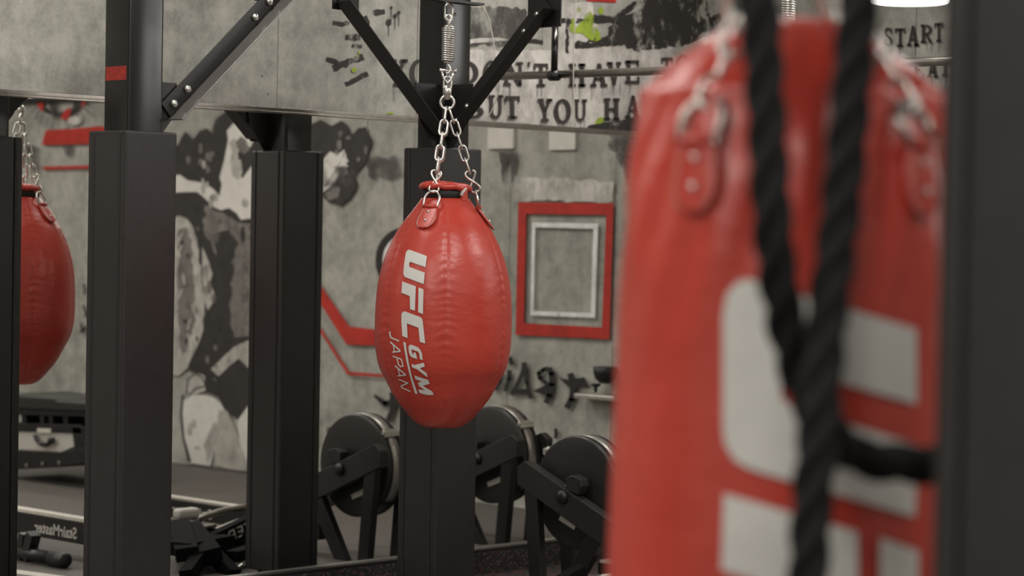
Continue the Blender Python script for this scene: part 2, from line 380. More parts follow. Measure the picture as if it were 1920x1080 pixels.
# stencilled slab letters on a 0..1 square, y up; strokes (points, width) and polygons
def rect(x0, y0, x1, y1): return [(x0, y0), (x1, y0), (x1, y1), (x0, y1)]
def ring(cx, cy, rx, ry, wx, wy, a0=0, a1=360, n=20):
    o = []
    for k in range(n):
        a, b = (math.radians(a0+(a1-a0)*q/n) for q in (k, k+1))
        o.append([(cx+rx*math.cos(a), cy+ry*math.sin(a)), (cx+rx*math.cos(b), cy+ry*math.sin(b)), (cx+(rx-wx)*math.cos(b), cy+(ry-wy)*math.sin(b)), (cx+(rx-wx)*math.cos(a), cy+(ry-wy)*math.sin(a))])
    return o
S_ = 0.13
GL = {
 'Y': [[(0.06, 1), (0.34, 1), (0.56, 0.5), (0.40, 0.42)], [(0.94, 1), (0.72, 1), (0.44, 0.46), (0.58, 0.40)], rect(0.39, 0.1, 0.61, 0.5), rect(0.25, 0, 0.75, S_), rect(0, 1-S_, 0.42, 1), rect(0.6, 1-S_, 1, 1)],
 'O': ring(0.5, 0.5, 0.5, 0.52, 0.25, 0.12),
 'U': [rect(0.1, 0.35, 0.32, 1), rect(0.70, 0.35, 0.88, 1), rect(0, 1-S_, 0.42, 1), rect(0.6, 1-S_, 1, 1)] + ring(0.49, 0.36, 0.39, 0.36, 0.2, 0.13, 180, 360, 12),
 'D': [rect(0.1, 0, 0.33, 1), rect(0, 0, 0.4, S_), rect(0, 1-S_, 0.4, 1)] + ring(0.35, 0.5, 0.63, 0.5, 0.25, 0.13, -90, 90, 14),
 'N': [rect(0.08, 0.1, 0.24, 1), rect(0.78, 0, 0.93, 0.95), [(0.05, 1), (0.34, 1), (0.93, 0), (0.72, 0)], rect(0, 0, 0.36, S_), rect(0.65, 1-S_, 1, 1), rect(0, 1-S_, 0.3, 1)],
 "'": [[(0.1, 1), (0.9, 1), (0.6, 0), (0.2, 0)]],
 'T': [rect(0.38, 0, 0.63, 1), rect(0.2, 0, 0.8, S_), rect(0, 1-S_, 1, 1), rect(0, 0.72, 0.13, 0.9), rect(0.87, 0.72, 1, 0.9)],
 'H': [rect(0.08, 0, 0.34, 1), rect(0.66, 0, 0.92, 1), rect(0.3, 0.44, 0.7, 0.57), rect(0, 0, 0.42, S_), rect(0.58, 0, 1, S_), rect(0, 1-S_, 0.42, 1), rect(0.58, 1-S_, 1, 1)],
 'A': [[(0.08, 0), (0.24, 0), (0.58, 1), (0.42, 1)], [(0.65, 0), (0.94, 0), (0.62, 1), (0.40, 1)], rect(0.25, 0.28, 0.7, 0.40), rect(0, 0, 0.36, S_), rect(0.58, 0, 1, S_)],
 'V': [[(0.06, 1), (0.36, 1), (0.60, 0), (0.42, 0)], [(0.94, 1), (0.78, 1), (0.44, 0), (0.58, 0)], rect(0, 1-S_, 0.42, 1), rect(0.64, 1-S_, 1, 1)],
 'E': [rect(0.1, 0, 0.36, 1), rect(0, 0, 0.95, S_), rect(0, 1-S_, 0.92, 1), rect(0.3, 0.44, 0.65, 0.56), rect(0.82, 0, 0.97, 0.3), rect(0.8, 0.74, 0.93, 1)],
 'B': [rect(0.1, 0, 0.33, 1), rect(0, 0, 0.4, S_), rect(0, 1-S_, 0.4, 1)] + ring(0.4, 0.74, 0.46, 0.26, 0.22, 0.12, -90, 90, 10) + ring(0.4, 0.27, 0.55, 0.27, 0.24, 0.12, -90, 90, 10),
 'R': [rect(0.1, 0, 0.34, 1), rect(0, 0, 0.44, S_), rect(0, 1-S_, 0.4, 1), [(0.4, 0.45), (0.6, 0.45), (1, 0), (0.7, 0)], rect(0.3, 0.42, 0.5, 0.53)] + ring(0.45, 0.72, 0.45, 0.28, 0.22, 0.12, -90, 90, 10),
 'S': ring(0.5, 0.74, 0.40, 0.27, 0.2, 0.12, 20, 270, 12) + ring(0.5, 0.26, 0.42, 0.27, 0.22, 0.12, -160, 90, 12) + [rect(0.78, 0.66, 0.9, 0.95), rect(0.06, 0.06, 0.18, 0.36)],
 'G': ring(0.5, 0.5, 0.5, 0.52, 0.24, 0.12, 40, 330, 16) + [rect(0.6, 0.34, 1.0, 0.46), rect(0.74, 0.06, 0.94, 0.4)],
}
def letter(ch, x0, x1, top, bot, fn, mat=P_LET, lean=0.0, drip=True):
    polys = [[(x0+(x1-x0)*u+lean*(v-0.5), bot-(bot-top)*v) for u, v in g] for g in GL[ch]]
    o = fn('stencil_letter', polys, mat)
    if drip and ch not in "'":
        rnd = random.Random(int(x0*3+top)); q = []
        for _ in range(2):
            xx = rnd.uniform(x0+2, x1-2); ln = rnd.uniform(8, 30)
            q.append([(xx, bot-4), (xx+1.0, bot-4), (xx+0.8, bot+ln), (xx+0.2, bot+ln)])
        fn('paint_drip', q, mat)
    return o
for ch, a, b_, t_, u_ in (('Y', 729, 765, 111, 162), ('O', 769, 803, 112, 162), ('U', 808, 840, 113, 160), ('D', 862, 898, 114, 159), ('O', 906, 937, 114, 161), ('N', 944, 981, 116, 161), ("'", 989, 995, 116, 126), ('T', 1001, 1028, 119, 163), ('H', 1066, 1098, 119, 163), ('A', 1107, 1139, 119, 163), ('V', 1138, 1165, 116, 160), ('E', 1172, 1200, 113, 157), ('T', 1240, 1262, 108, 150), ('O', 1268, 1294, 104, 146)):
    letter(ch, a, b_, t_, u_, wallB)
for ch, a, b_, t_, u_ in (('B', 872, 909, 177, 222), ('U', 916, 944, 178, 223), ('T', 947, 975, 180, 223), ('Y', 1008, 1036, 185, 228), ('O', 1039, 1071, 186, 231), ('U', 1076, 1101, 186, 228), ('H', 1132, 1162, 184, 226), ('A', 1172, 1202, 179, 222), ('V', 1206, 1232, 176, 218), ('E', 1236, 1259, 172, 214)):
    letter(ch, a, b_, t_, u_, wallB, drip=(u_ < 235 and a > 980), mat=P_LET)
for ch, a, b_, t_, u_ in (('S', 1656, 1674, 52, 87), ('T', 1678, 1697, 53, 88), ('A', 1700, 1723, 48, 87), ('R', 1726, 1749, 46, 81), ('T', 1752, 1769, 43, 79), ('G', 1640, 1664, 120, 155), ('R', 1670, 1692, 118, 153), ('E', 1712, 1732, 114, 149), ('A', 1738, 1759, 112, 146), ('T', 1763, 1784, 110, 143)):
    letter(ch, a, b_, t_, u_, wallR, P_LET2)
wallB('dark_smear', [ragged([(1100, 238), (1160, 226), (1230, 214), (1262, 206), (1262, 246), (1160, 248)], 3, 8)], P_DARK)

# --- seen in the mirror: the mural on the end wall
M = wallM
M('mural_splash', [ragged([(300, 300), (335, 270), (348, 246), (362, 262), (374, 246), (388, 240), (398, 250), (404, 225), (416, 214), (430, 206), (448, 216), (470, 222), (500, 226), (540, 240), (585, 232), (602, 224), (622, 236), (640, 226), (656, 244), (660, 254), (672, 240), (688, 238), (697, 262), (690, 300), (672, 322), (600, 330), (530, 420), (470, 440), (460, 640), (455, 730), (380, 690), (300, 700)], 3, 12)], P_MDARK)
M('mural_figure', [[(300, 330), (338, 328), (352, 338), (370, 341), (388, 345), (402, 356), (412, 368), (416, 345), (412, 333), (421, 300), (428, 262), (426, 245), (438, 231), (455, 228), (470, 238), (478, 258), (470, 276), (458, 270), (446, 286), (447, 322), (455, 335), (480, 300), (520, 290), (560, 320), (580, 300), (600, 310), (620, 284), (632, 290), (646, 281), (652, 300), (640, 322), (622, 350), (604, 362), (540, 400), (467, 410), (452, 412), (444, 400), (430, 390), (415, 394), (400, 388), (385, 372), (370, 360), (352, 360), (300, 362)]], P_LIGHT)
M('mural_shade', [[(430, 268), (440, 258), (447, 276), (444, 296), (452, 300), (455, 324), (447, 338), (436, 330), (432, 300), (436, 284)]], P_SKIN)
M('mural_shade', [[(442, 266), (452, 256), (462, 262), (468, 280), (458, 290), (448, 282)]], P_MID)
M('mural_shade', [ragged([(385, 385), (420, 400), (450, 418), (470, 420), (470, 520), (445, 560), (400, 470), (382, 430)], 4, 8)], P_MID)
M('mural_shade', [ragged([(400, 440), (430, 430), (455, 470), (440, 530), (415, 520), (405, 480)], 3, 8)], P_MDARK)
M('mural_shade', [ragged([(440, 470), (468, 430), (470, 640), (440, 640), (432, 580), (436, 520)], 3, 8)], P_MID)
M('mural_figure', [ragged([(300, 420), (335, 404), (350, 410), (362, 425), (370, 450), (373, 480), (378, 520), (384, 560), (381, 620), (370, 650), (352, 690), (335, 705), (300, 700)], 2, 10)], P_SKIN)
M('mural_shade', [ragged([(335, 430), (350, 426), (360, 450), (364, 520), (368, 600), (352, 650), (340, 680), (334, 600)], 3, 8)], P_MID)
for i in range(9):
    x0 = 338+random.uniform(0, 24); y0 = 430+i*28
    M('mural_scratch', stroke2d([(x0, y0), (x0+random.uniform(-10, 14), y0+random.uniform(14, 34))], 1.8), P_LIGHT)
M('mural_figure', [[(379, 462), (384, 472), (392, 492), (399, 515), (394, 530), (402, 548), (400, 566), (390, 582), (383, 562), (380, 520)]], P_SKIN)
M('mural_shade', [ragged([(374, 660), (385, 640), (396, 628), (432, 632), (466, 630), (520, 640), (520, 700), (400, 712), (360, 704), (356, 690)], 2, 10)], P_MDARK)
M('mural_figure', [[(396, 692), (420, 668), (440, 650), (466, 638), (520, 650), (520, 700), (466, 690), (448, 672), (430, 686), (410, 706)]], P_SKIN)
M('mural_shade', [ragged([(384, 712), (412, 704), (432, 688), (466, 690), (520, 700), (520, 760), (466, 766), (445, 785), (430, 775), (410, 745), (385, 735)], 2, 10)], P_MDARK)
M('mural_figure', [[(346, 715), (362, 698), (384, 704), (386, 732), (370, 740), (350, 745)]], P_SKIN)
M('mural_scratch', stroke2d([(350, 740), (352, 712), (366, 700), (380, 708), (386, 724), (368, 728), (354, 742)], 3), P_MDARK)
M('mural_figure', [[(342, 752), (360, 742), (380, 740), (400, 745), (414, 756), (423, 772), (410, 800), (402, 845), (395, 874), (355, 868), (345, 820), (341, 780)]], P_LIGHT)
M('mural_figure', [[(410, 770), (426, 770), (440, 800), (462, 860), (466, 884), (430, 880), (400, 872), (404, 830)]], P_SKIN)
M('mural_figure', [[(445, 790), (466, 760), (500, 770), (510, 890), (470, 886), (450, 830)]], P_LIGHT)
rnd_ = random.Random(11)
def inside(x, y, box_): return box_[0] < x < box_[2] and box_[1] < y < box_[3]
for bx_, mats, n_, sz in (((337, 270, 425, 330), (P_MID, P_SKIN), 9, 5), ((385, 395, 466, 640), (P_SHADE, P_MID, P_MDARK), 16, 8), ((338, 425, 372, 640), (P_MDARK, P_SHADE), 12, 4), ((345, 345, 460, 385), (P_SKIN,), 5, 7), ((372, 640, 460, 720), (P_SHADE,), 6, 4), ((604, 240, 690, 300), (P_MID,), 6, 6), ((350, 760, 400, 860), (P_SKIN,), 4, 6)):
    polys = {}
    for _ in range(n_):
        cx, cy = rnd_.uniform(bx_[0], bx_[2]), rnd_.uniform(bx_[1], bx_[3]); r1, r2 = rnd_.uniform(0.5, 1)*sz, rnd_.uniform(0.6, 2.2)*sz
        polys.setdefault(rnd_.randrange(len(mats)), []).append(ragged(ell(cx, cy, r1, r2, 9), 1.3, 5))
    for k_, v_ in polys.items(): M('mural_dab', v_, mats[k_])
M('mural_scratch', stroke2d([(343, 740), (340, 775), (344, 820), (356, 866)], [4, 4, 4, 6]), P_MDARK)
M('mural_shade', [[(402, 790), (412, 800), (398, 850), (388, 868), (384, 830)]], P_SKIN)
M('mural_figure', [[(596, 310), (606, 300), (618, 285), (632, 292), (646, 280), (642, 296), (636, 306), (630, 318), (622, 330), (606, 356), (596, 356)]], P_LIGHT)
for k in range(3): M('mural_figure', [[(636, 300+k*9), (646, 292+k*9), (654, 302+k*11), (642, 312+k*10)]], P_LIGHT)
M('mural_shade', [ragged([(604, 362), (620, 350), (638, 338), (646, 330), (662, 324), (668, 340), (666, 356), (655, 374), (640, 386), (618, 380), (608, 372)], 1.5, 8)], P_MDARK)
M('mural_shade', [[(610, 362), (626, 350), (638, 352), (634, 370), (616, 376)]], P_MID)
for g in ([(690, 300), (745, 290), (752, 330), (720, 336), (690, 330)], [(605, 300), (672, 322), (660, 345), (600, 350)], [(1140, 246), (1262, 250), (1262, 262), (1180, 300), (1160, 292), (1140, 270)], [(1145, 262), (1160, 262), (1150, 278), (1142, 274)]):
    M('dark_smear', [ragged(g, 5, 9)], P_DARK2)
for g in ([(936, 285), (972, 285), (972, 300), (960, 345), (956, 300), (950, 310), (944, 346)], [(1155, 290), (1210, 290), (1205, 360), (1195, 300), (1180, 350)]):
    M('paint_drip', [ragged(g, 1.5, 8)], P_DARK2)
M('red_stripe', [[(556, 480), (603, 537), (655, 612), (705, 618), (800, 628), (800, 658), (705, 648), (650, 646), (603, 572), (556, 512)]], P_RED)
M('red_stripe', [[(556, 566), (603, 617), (655, 697), (720, 702), (800, 708), (800, 713), (720, 707), (652, 703), (603, 626), (556, 574)]], P_RED)
def rframe(o, i): return [[o[k], o[(k+1) % 4], i[(k+1) % 4], i[k]] for k in range(4)]
M('red_frame', rframe([(972, 379), (1151, 381), (1143, 636), (967, 628)], [(987, 401), (1137, 403), (1129, 614), (983, 606)]), P_RED)
M('white_frame', rframe([(998, 417), (1122, 419), (1116, 596), (995, 591)], [(1004, 426), (1113, 429), (1108, 587), (1001, 583)]), P_WHITE)
M('pale_wash_patch', [ragged([(966, 330), (1150, 340), (1150, 378), (966, 376)], 3, 12)], P_WASH)
def cr(x, y): return (900+x/5.4, 660+y/5.4)
def crs(l): return [cr(*p) for p in l]
for pts, wd in (([(232, 215), (205, 300), (155, 390)], 7), ([(303, 50), (328, 130)], 9), ([(303, 185), (300, 270), (255, 400)], 8),
                ([(448, 105), (440, 190), (385, 320), (320, 435)], 8), ([(455, 105), (478, 310), (515, 470)], 8), ([(345, 400), (500, 400)], 10),
                ([(700, 160), (730, 220), (730, 330), (705, 440), (670, 520)], 11), ([(700, 165), (645, 180), (597, 215), (610, 265), (690, 330)], 8),
                ([(915, 215), (940, 300), (945, 400), (930, 480), (880, 570)], 12), ([(768, 775), (775, 830), (765, 875)], 7), ([(985, 860), (940, 890)], 5)):
    M('graffiti_letter', stroke2d(crs(pts), wd), P_BLACK)
M('graffiti_letter', [crs([(535, 395), (640, 345), (700, 320), (690, 430), (640, 430)])], P_BLACK)
M('graffiti_letter', [crs([(795, 255), (860, 275), (910, 280), (1060, 255), (1085, 300), (1118, 365), (1040, 352), (900, 358)])], P_BLACK)
M('graffiti_letter', stroke2d([(702, 741), (722, 757), (752, 752)], [5, 11, 11]), P_BLACK)
M('graffiti_letter', stroke2d([(736, 735), (738, 765), (728, 790)], 11), P_BLACK)
M('painted_ring', [[a, b_, d_, c_] for a, b_, c_, d_ in zip(ell(760, 488, 56, 62)[:], ell(760, 488, 56, 62)[1:]+ell(760, 488, 56, 62)[:1], ell(760, 488, 42, 48), ell(760, 488, 42, 48)[1:]+ell(760, 488, 42, 48)[:1])], P_BLACK)
M('painted_disc', [ell(760, 488, 42, 48)], P_WHITE)
# painted emblem at the left: two arcs with hatching, red wedges
for cx, cy, rx, ry, wd in ((113, 178, 47, 40, 8), (118, 172, 30, 50, 6)):
    o1 = ell(cx, cy, rx, ry, 18, 10, 170); i1 = ell(cx, cy, rx-wd, ry-wd, 18, 10, 170)
    M('painted_arc', [[o1[k], o1[k+1], i1[k+1], i1[k]] for k in range(18)], P_DARK)
for k in range(13):
    a = math.radians(18+k*12); x0, y0 = 113+50*math.cos(a), 178+44*math.sin(a)
    M('painted_hatch', stroke2d([(x0, y0), (x0+14*math.cos(a), y0+16*math.sin(a)+6)], 2.5), P_DARK2)
M('painted_knot', [ell(104, 206, 9, 18, 14)], P_DARK2); M('painted_knot', [ell(140, 226, 13, 8, 12)], P_WASH)
for g in ([(66, 187), (82, 186), (81, 210), (74, 204)], [(153, 188), (163, 188), (154, 203)], [(120, 208), (134, 200), (132, 214), (128, 226), (114, 222)]): M('red_wedge', [g], P_RED)
M('red_stripe', [[(86, 244), (140, 241), (190, 236), (215, 244), (215, 270), (160, 270), (78, 272)]], P_RED)
M('red_stripe', [[(81, 312), (215, 309), (215, 315), (79, 318)]], P_RED)
M('dark_smear', [ragged([(45, 270), (75, 276), (72, 330), (50, 300)], 4, 8)], P_DARK2)
M('paint_drip', [ragged([(116, 272), (136, 272), (130, 294), (124, 292)], 1, 5)], P_DARK2)
for pts in ([(157, 532), (160, 545), (158, 552)], [(156, 572), (163, 590), (158, 594)], [(152, 604), (154, 622), (162, 612), (150, 624)]): M('graffiti_letter', stroke2d(pts, 4), P_BLACK)

# outlets on the end wall (two pale square covers near the corner)
for q, (a, b_, c_, d_) in enumerate(((919, 968, 244, 278), (1034, 1084, 246, 280))):
    p0 = flip(onX(a, d_, XE)); p1 = flip(onX(b_, c_, XE))
    o = obj('wall_cover_plate', bx((0, 0, 0), (0.02, abs(p0.y-p1.y), abs(p0.z-p1.z)+0.02)), P_LIGHT, None, (XE-0.0105, (p0.y+p1.y)/2, (p0.z+p1.z)/2+0.005), bevel=0.003)
    tag(o, ('pale square cover plate high on the concrete wall, nearer the red painted frame\'s left edge', 'pale square cover plate high on the concrete wall, right above the red painted frame')[q], 'cover plate', 'square cover plates')

# ------------------------------------------------------------------ the bag rig: posts, pads, braces
PA = Vector((D(960, 500, 1).x, 0, 0))
POST_Y = -0.47
def post_x(px, depth):
    p = D(px, 440, depth); return p
pB = Vector((-6.452+9.285*0.716+(-0.283)*0.698, -7.155+9.285*0.698-(-0.283)*0.716, 0))
pA = pB - Vector((1.505, 0, 0))
rig = root('bag_rack', 'black steel bag rack of padded square posts with diagonal braces, standing along the mirror', 'bag rack', (pB.x, pB.y, 0))
PADTOP = 1.803
def rounded_square(bm, s, r, z0, z1, c):
    pts = []
    for cx, cy, a0 in ((1, 1, 0), (-1, 1, 90), (-1, -1, 180), (1, -1, 270)):
        for k in range(5):
            a = math.radians(a0+k*22.5); pts.append((c[0]+cx*(s/2-r)+r*math.cos(a), c[1]+cy*(s/2-r)+r*math.sin(a)))
    lo = [bm.verts.new((x, y, z0)) for x, y in pts]; hi = [bm.verts.new((x, y, z1)) for x, y in pts]
    n = len(pts)
    for k in range(n): bm.faces.new((lo[k], lo[(k+1) % n], hi[(k+1) % n], hi[k]))
    bm.faces.new(lo[::-1]); bm.faces.new(hi)
def padded(parent, c, h=2.5, s=0.15, pad=0.222, top=PADTOP, th=0.036):
    bm = bmesh.new(); rounded_square(bm, s, 0.014, 0.012, h, c)
    po = obj('post', bm, STEEL, parent, world=True, smooth=False)
    for p in po.data.polygons: p.use_smooth = True
    try: po.data.set_sharp_from_angle(angle=math.radians(30))
    except Exception: pass
    obj('base_plate', bx((c[0], c[1], 0.006), (0.24, 0.24, 0.012)), STEELM, parent, world=True, bevel=0.002)
    hf = pad/2; z0 = 0.03; zc = (z0+top)/2; hh = top-z0
    def pp(x0, x1, y0, y1):
        o = obj('pad_panel', bx((c[0]+(x0+x1)/2, c[1]+(y0+y1)/2, zc), (abs(x1-x0)-0.0012, abs(y1-y0)-0.0012, hh)), PAD, parent, world=True, bevel=0.009); return o
    pp(-hf, hf, -hf, -hf+th)                      # faces the room
    pp(-hf, -hf+th, -hf+th, hf-th)                # faces left
    pp(-hf, hf-th, hf-th, hf)                     # faces the mirror
    pp(hf-th, hf, -hf+th, hf)
    return po
padded(rig, pA); padded(rig, pB)
tz0, tz1 = onX(225, 150, pA.x-0.075).z, onX(225, 124, pA.x-0.075).z
obj('red_tape', bx((pA.x-0.0757, pA.y, (tz0+tz1)/2), (0.0012, 0.118, tz1-tz0)), P_TAPE, rig, world=True)
ZB0, ZB1 = CAM.z+0.41, CAM.z+0.92
def bolt(parent, p, n, r=0.013):
    n = Vector(n); bm = T([p, p+n*0.010], r, False, 12); 
    tube(bm, [p+n*0.010, p+n*0.013, p+n*0.017], [r*0.95, r*0.8, r*0.35], False, 12)
    return obj('bolt', bm, CHROME, parent, world=True, smooth=True)
def brace(p0, p1, nrm, mat=STEELM, wd=0.066, fl=0.06, bolts=(0.04, 0.12, -0.06, -0.15), lower=1):
    """angle iron from p0 up to p1: upright web whose face looks along nrm, flange along its lower edge"""
    p0, p1, nrm = Vector(p0), Vector(p1), Vector(nrm); d = (p1-p0).normalized(); perp = nrm.cross(d).normalized()
    if perp.z > 0: perp = -perp
    R = Matrix((d, perp, nrm)).transposed(); ln = (p1-p0).length
    bm = bmesh.new(); mid = (p0+p1)/2
    box(bm, mid, (ln, wd, 0.006), R)
    if mat is STEELB: fl = 0.075; b2 = bmesh.new()
    else: b2 = bm
    box(b2, mid+perp*(wd/2)*lower+nrm*fl/2, (ln+0.02, 0.006, fl), R)
    o = obj('brace', bm, STEELM, rig, world=True, bevel=0.0015)
    if b2 is not bm: obj('flange', b2, STEELB, o, world=True, bevel=0.0015)
    for s in bolts:
        q = (p0+d*s) if s > 0 else (p1+d*s)
        bolt(o, q+nrm*0.003, nrm)
    return o
def gusset(pts, nrm, parent=None):
    bm = bmesh.new(); nrm = Vector(nrm)
    a = [bm.verts.new(Vector(p)-nrm*0.003) for p in pts]; b_ = [bm.verts.new(Vector(p)+nrm*0.003) for p in pts]; n = len(pts)
    bm.faces.new(a[::-1]); bm.faces.new(b_)
    for k in range(n): bm.faces.new((a[k], a[(k+1) % n], b_[(k+1) % n], b_[k]))
    return obj('gusset', bm, STEELM, rig, world=True)
fy = -0.055
for pc, sides in ((pA, (1,)), (pB, (-1,))):
    for s in sides:
        if pc is pB and s == 1: continue
        a = Vector((pc.x+s*0.10, pc.y+fy, ZB0)); b_ = Vector((pc.x+s*0.60, pc.y+fy, ZB0+0.46+0.0))
        if pc is pA: brace(a, b_, (0, -1, 0), STEELB)
        else: brace(a, b_, (0, -1, 0), wd=0.05, fl=0.085, bolts=())
        GH = 0.10 if pc is pA else 0.17
        g = [(pc.x+s*0.075, pc.y+fy+0.01, ZB0-0.10), (pc.x+s*0.075, pc.y+fy+0.01, ZB0+GH), (pc.x+s*(0.075+GH*0.75), pc.y+fy+0.01, ZB0+GH), (pc.x+s*0.17, pc.y+fy+0.01, ZB0+0.02)]
        gusset(g, (0, 1, 0))
        x0 = pc.x+s*0.50
        gusset([(x0, pc.y+fy+0.01, ZB1-0.09), (x0+s*0.13, pc.y+fy+0.01, ZB1-0.09), (x0+s*0.13, pc.y+fy+0.01, ZB1+0.06), (x0, pc.y+fy+0.01, ZB1+0.06)], (0, 1, 0))
    # brace reaching out into the room
    sx = 0.055
    a = Vector((pc.x-sx*0, pc.y-0.10, ZB0)); b_ = Vector((pc.x, pc.y-0.60, ZB0+0.46))
    if pc is pB:
        brace(a+Vector((-0.045, 0, 0)), b_+Vector((-0.045, 0, 0)), (-1, 0, 0), wd=0.078)
        gusset([(pc.x-0.035, pc.y-0.075, ZB0-0.10), (pc.x-0.035, pc.y-0.075, ZB0+0.17), (pc.x-0.035, pc.y-0.20, ZB0+0.17), (pc.x-0.035, pc.y-0.17, ZB0+0.02)], (1, 0, 0))
        gusset([(pc.x-0.035, pc.y-0.49, ZB1-0.14), (pc.x-0.035, pc.y-0.66, ZB1-0.14), (pc.x-0.035, pc.y-0.66, ZB1+0.06), (pc.x-0.035, pc.y-0.49, ZB1+0.06)], (1, 0, 0))
BY = pB.y-0.86
for pc in (pA, pB):
    bm = bmesh.new(); box(bm, (pc.x, (pc.y-0.075+BY-0.1)/2, ZB1+0.13), (0.1, abs(BY-0.1-pc.y+0.075), 0.1)); obj('beam', bm, STEEL, rig, world=True, bevel=0.004)
bm = bmesh.new(); box(bm, ((pA.x+pB.x)/2, pB.y, ZB1+0.13), (pB.x-pA.x-0.152, 0.1, 0.1)); obj('beam', bm, STEEL, rig, world=True, bevel=0.004)
bm = bmesh.new(); box(bm, ((pA.x+pB.x)/2, BY, ZB1+0.235), (pB.x-pA.x+0.4, 0.1, 0.1)); obj('beam', bm, STEEL, rig, world=True, bevel=0.004)
# pull-up tube with its hanger
p0 = D(935, 143.5, 9.95); p1 = D(1830, 112.5, 8.2)
obj('pull_up_tube', T([p0, p1], 0.0165, False, 20), GALV, rig, world=True, smooth=True)
ph = D(1039, 142, 9.68); pt = D(1040, 50, 9.68)
obj('tube_hanger', rod(ph, Vector((ph.x, ph.y, pt.z)), 0.014), STEEL, rig, world=True, smooth=True)
obj('tube_clamp', T([ph+(p1-p0).normalized()*-0.022, ph+(p1-p0).normalized()*0.022], 0.0215, False, 18), STEELM, rig, world=True, smooth=True)
hk = [Vector((ph.x, ph.y, pt.z)), Vector((ph.x-0.01, ph.y+0.0, pt.z+0.02)), Vector((ph.x-0.05, ph.y+0.03, pt.z+0.06)), Vector((ph.x-0.06, ph.y+0.04, pt.z+0.40))]
obj('tube_hanger', T(hk, 0.012), STEEL, rig, world=True, smooth=True)

# close padded post at the right edge
pc = D(1752, 540, 2.62)
fp = root('padded_post', 'big soft-focus black padded post filling the right edge of the view', 'post', (pc.x+0.13, pc.y-0.075, 0))
cF = (pc.x+0.111, pc.y-0.111)
padded(fp, cF, h=3.25, pad=0.222, top=2.2)

# ------------------------------------------------------------------ hanging bags
def interp(prof, z):
    """smooth radius over height; prof sorted by z"""
    if z <= prof[0][1]: return prof[0][0]
    if z >= prof[-1][1]: return prof[-1][0]
    for i in range(len(prof)-1):
        if prof[i][1] <= z <= prof[i+1][1]:
            r1, z1 = prof[i]; r2, z2 = prof[i+1]
            r0, z0 = prof[max(i-1, 0)]; r3, z3 = prof[min(i+2, len(prof)-1)]
            m1 = (r2-r0)/max(z2-z0, 1e-6); m2 = (r3-r1)/max(z3-z1, 1e-6); h = z2-z1; t = (z-z1)/h
            return (2*t**3-3*t**2+1)*r1+(t**3-2*t**2+t)*h*m1+(-2*t**3+3*t**2)*r2+(t**3-t**2)*h*m2
Rg = right0; Tc = -fwd0
def bdir(phi):
    a = math.radians(phi); return Tc*math.cos(a)+Rg*math.sin(a)
def on_bag(axis, prof, lift=0.003, Z0=None):
    """a picture point carried onto the bag's own surface"""
    def f(px, py):
        r = ray(px, py); r = r/r.dot(fwd0); d0 = (axis-CAM).dot(fwd0); t = d0-0.45; st = 0.01
        def g(t):
            p = CAM+r*t; return math.hypot(p.x-axis.x, p.y-axis.y)-(interp(prof, p.z)+lift)
        while g(t) > 0 and t < d0+0.02: t += st
        lo, hi = t-st, t
        for _ in range(18):
            m = (lo+hi)/2
            if g(m) > 0: lo = m
            else: hi = m
        return CAM+r*hi
    return f
LINK = None
def link_mesh(ln, wd, wr):
    pts = []; s = ln/2-wd/2
    for k in range(9): a = PI*k/8; pts.append(Vector((wd/2*math.cos(a), 0, s+wd/2*math.sin(a))))
    for k in range(9): a = PI+PI*k/8; pts.append(Vector((wd/2*math.cos(a), 0, -s+wd/2*math.sin(a))))
    bm = T(pts, wr, True, 8); me = bpy.data.meshes.new('chain_link'); bmesh.ops.recalc_face_normals(bm, faces=bm.faces); bm.to_mesh(me); bm.free()
    for p in me.polygons: p.use_smooth = True
    me.materials.append(CHROME); return me
def chain(parent, a, b_, me, ln, wr, first=0, side=None):
    a, b_ = Vector(a), Vector(b_); d = b_-a; pitch = ln-2.6*wr; n = max(1, round(d.length/pitch)); pm = wm(parent).inverted()
    step = d/n; dn = d.normalized(); base = side or Rg
    x = (base-dn*base.dot(dn)).normalized(); y = dn.cross(x)
    for k in range(n):
        o = bpy.data.objects.new('chain_link', me); C.objects.link(o); o.parent = parent
        u, v = (x, y) if (k+first) % 2 == 0 else (y, -x)
        R = Matrix((u, v, dn)).transposed().to_4x4()
        sc_ = d.length/n/pitch
        o.matrix_basis = pm @ Matrix.Translation(a+step*(k+0.5)) @ R @ Matrix.Diagonal((1, 1, sc_, 1))
def fig8(parent, a, b_, wdt, wr, nm='s_hook', face=None):
    a, b_ = Vector(a), Vector(b_); d = b_-a; dn = d.normalized(); fx = face or Rg
    x = (fx-dn*fx.dot(dn)).normalized(); y = dn.cross(x); c = (a+b_)/2; pts = []
    for k in range(33):
        t = math.radians(20)+k/32*math.radians(330)
        pts.append(c+dn*(d.length/2*math.cos(t))+x*(wdt/2*math.sin(2*t))+y*(wr*1.1*math.sin(t)))
    obj(nm, T(pts, wr, False, 8), CHROME, parent, world=True, smooth=True)
